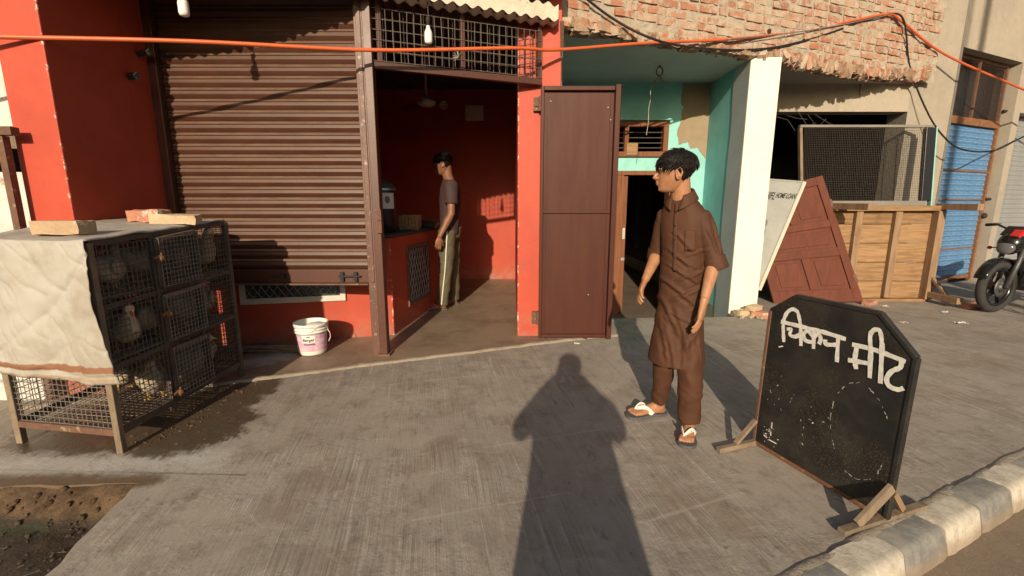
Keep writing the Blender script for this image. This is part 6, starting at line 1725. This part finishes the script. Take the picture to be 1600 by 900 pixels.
b = MB(); b.beam((.45, -.11, .80), (.45, .11, .80), .06, .03); b.beam((.41, -.11, .90), (.41, .11, .90), .06, .03); mp(b, 'yoke', GL, None, False)
b = MB(); b.ball((.545, 0, .80), .105, .115, .135, 18, 12, Matrix.Rotation(-.35, 3, 'Y')); nose = mp(b, 'nose_fairing', GL)
b = MB(); b.ball((.615, 0, .755), .055, .085, .085, 14, 10, Matrix.Rotation(-.3, 3, 'Y')); mp(b, 'headlight', mat('headlight_glass', (.12, .12, .13), None, .12, 8, 0), nose)
b = MB(); b.loft([[V((x, y + d_, z)) for x, z in ((.56, .955), (.64, .885), (.60, .865), (.50, .93))] for y, d_ in ((.02, .0), (.085, .012))]); mp(b, 'red_decal', RED, nose, False)
b = MB(); b.loft([[V((.60 - .09 * t, y * (1 - .2 * t), .89 + .10 * t)) for y in (-.09, -.04, .04, .09)] for t in (0, .5, 1)], False, False); o = mp(b, 'windscreen', GL, nose, False); m_ = o.modifiers.new('t', 'SOLIDIFY'); m_.thickness = .006
b = MB(); b.ball((.465, .075, .885), .050, .018, .032, 16, 8, Matrix.Rotation(.3, 3, 'Y')); mp(b, 'dial', DIAL); b = MB(); b.tube([(.495, .094, .885), (.455, .096, .89)], .004, 5); mp(b, 'needle', M['ink'])
b = MB(); b.tube(smooth_pts([(.30, .37, .99), (.36, .26, 1.0), (.42, .10, .95), (.42, -.10, .95), (.36, -.26, 1.0), (.30, -.37, .99)], 4), .012, 8); hb = mp(b, 'handlebar', GL)
for s in (-1, 1):
    b = MB(); b.tube([(.35, s * .26, 1.0), (.28, s * .40, .985)], .019, 10); mp(b, 'grip', M['blackmatt'], hb)
    b = MB(); b.tube([(.39, s * .20, 1.01), (.40, s * .34, 1.0)], .007, 6); mp(b, 'lever', ENG, hb)
    b = MB(); b.tube([(.48, s * .12, .74), (.48, s * .20, .73)], .008, 6); b.ball((.49, s * .215, .73), .03, .022, .02, 10, 6); mp(b, 'indicator', RED)
b = MB(); b.ball((.10, 0, .80), .27, .135, .125, 22, 14, Matrix.Rotation(.12, 3, 'Y')); tk = mp(b, 'fuel_tank', GL)
b = MB(); b.loft([[V((x, s_ * .138, z)) for x, z in ((.30, .80), (.36, .70), (.22, .60), (.10, .68))] for s_ in (.92, 1.06)]); mp(b, 'tank_scoop', GL, None, False)
b = MB(); b.loft([[V((x, y, z + dz_)) for y, dz_ in ((-w2, 0), (-w2 * .8, .05), (w2 * .8, .05), (w2, 0), (w2 * .6, -.05), (-w2 * .6, -.05))] for x, w2, z in ((-.08, .10, .78), (-.35, .13, .76), (-.62, .12, .82), (-.86, .06, .88))]); mp(b, 'seat', M['blackmatt'])
b = MB(); b.loft([[V((x, y, z)) for y, z in ((-w2, z0), (-w2, z1), (w2, z1), (w2, z0))] for x, w2, z0, z1 in ((.24, .10, .30, .56), (.10, .14, .22, .60), (-.18, .14, .22, .58), (-.28, .10, .28, .50))]); mp(b, 'engine', ENG, None, False)
for k in range(6):
    b = MB(); b.box((.06, -.13, .47 + k * .022), (.25, .13, .478 + k * .022)); mp(b, 'cooling_fin', ENG, None, False)
b = MB(); b.tube([(.26, .06, .48), (.36, .10, .36), (.30, .13, .20), (-.05, .15, .19), (-.45, .17, .28), (-.78, .18, .36)], [.020, .020, .020, .022, .045, .042], 12); mp(b, 'exhaust', ENG)
b = MB(); b.tube([(.42, 0, .84), (.20, 0, .68), (-.25, 0, .64), (-.70, 0, .74)], .03, 8); b.tube([(.38, 0, .78), (.30, 0, .45), (.20, 0, .26), (-.30, 0, .28), (-.66, .0, .30)], .026, 8); mp(b, 'frame', GL)
for s in (-1, 1):
    b = MB(); b.tube([(-.66, s * .10, .30), (-.50, s * .12, .70)], .026, 10); mp(b, 'shock', RED if s > 9 else ENG)
b = MB(); rings = []
for j in range(10):
    a = radians(60 + j * 11); rings.append([V((-.66 + (.335 + .012 * cos(t)) * cos(a), .07 * sin(t), .30 + (.335 + .012 * cos(t)) * sin(a))) for t in [2 * pi * k / 8 for k in range(8)]])
b.loft(rings); mp(b, 'mudguard', GL)
b = MB(); b.tube([(.0, .14, .24), (.06, .25, .03), (.02, .28, .008)], .011, 6); mp(b, 'side_stand', GL)
b = MB(); b.tube([(.38, .14, .30), (.40, .16, .02)], .006, 5); b.tube([(.40, .16, .02), (.28, .17, .10)], .006, 5); mp(b, 'crash_bar', ENG)

# ================================================================== across the street, behind the viewer
up_ = thing('utility_pole', 'concrete utility pole on the far side of the road', 'utility pole', (5.13, -3.4, -.1))
mb = MB(); mb.tube([(5.13, -3.4, -.1), (5.13, -3.4, 9)], [.10, .07], 12); mb.build('pole', M['cement'], up_, True)
mb = MB(); mb.tube([(4.72, -3.9, -.1), (4.72, -3.9, 9)], [.035, .03], 8); mb.build('stay_pipe', M['rust'], up_, True)
mb = MB()
for i in range(10):
    x0 = -22 + i * 4.6; h_ = [3.6, 3.3, 3.7, 3.5, 3.7, 3.4, 3.7, 3.6, 3.4, 3.7][i]; mb.box((x0, -13 - .3 * (i % 3), -.2), (x0 + 4.55, -10.2 - .25 * (i % 2), h_))
tag(mb.build('sky_block_terrace', M['cement_dk']), kind='structure')  # unseen terrace added to block low sky light from the shop interior
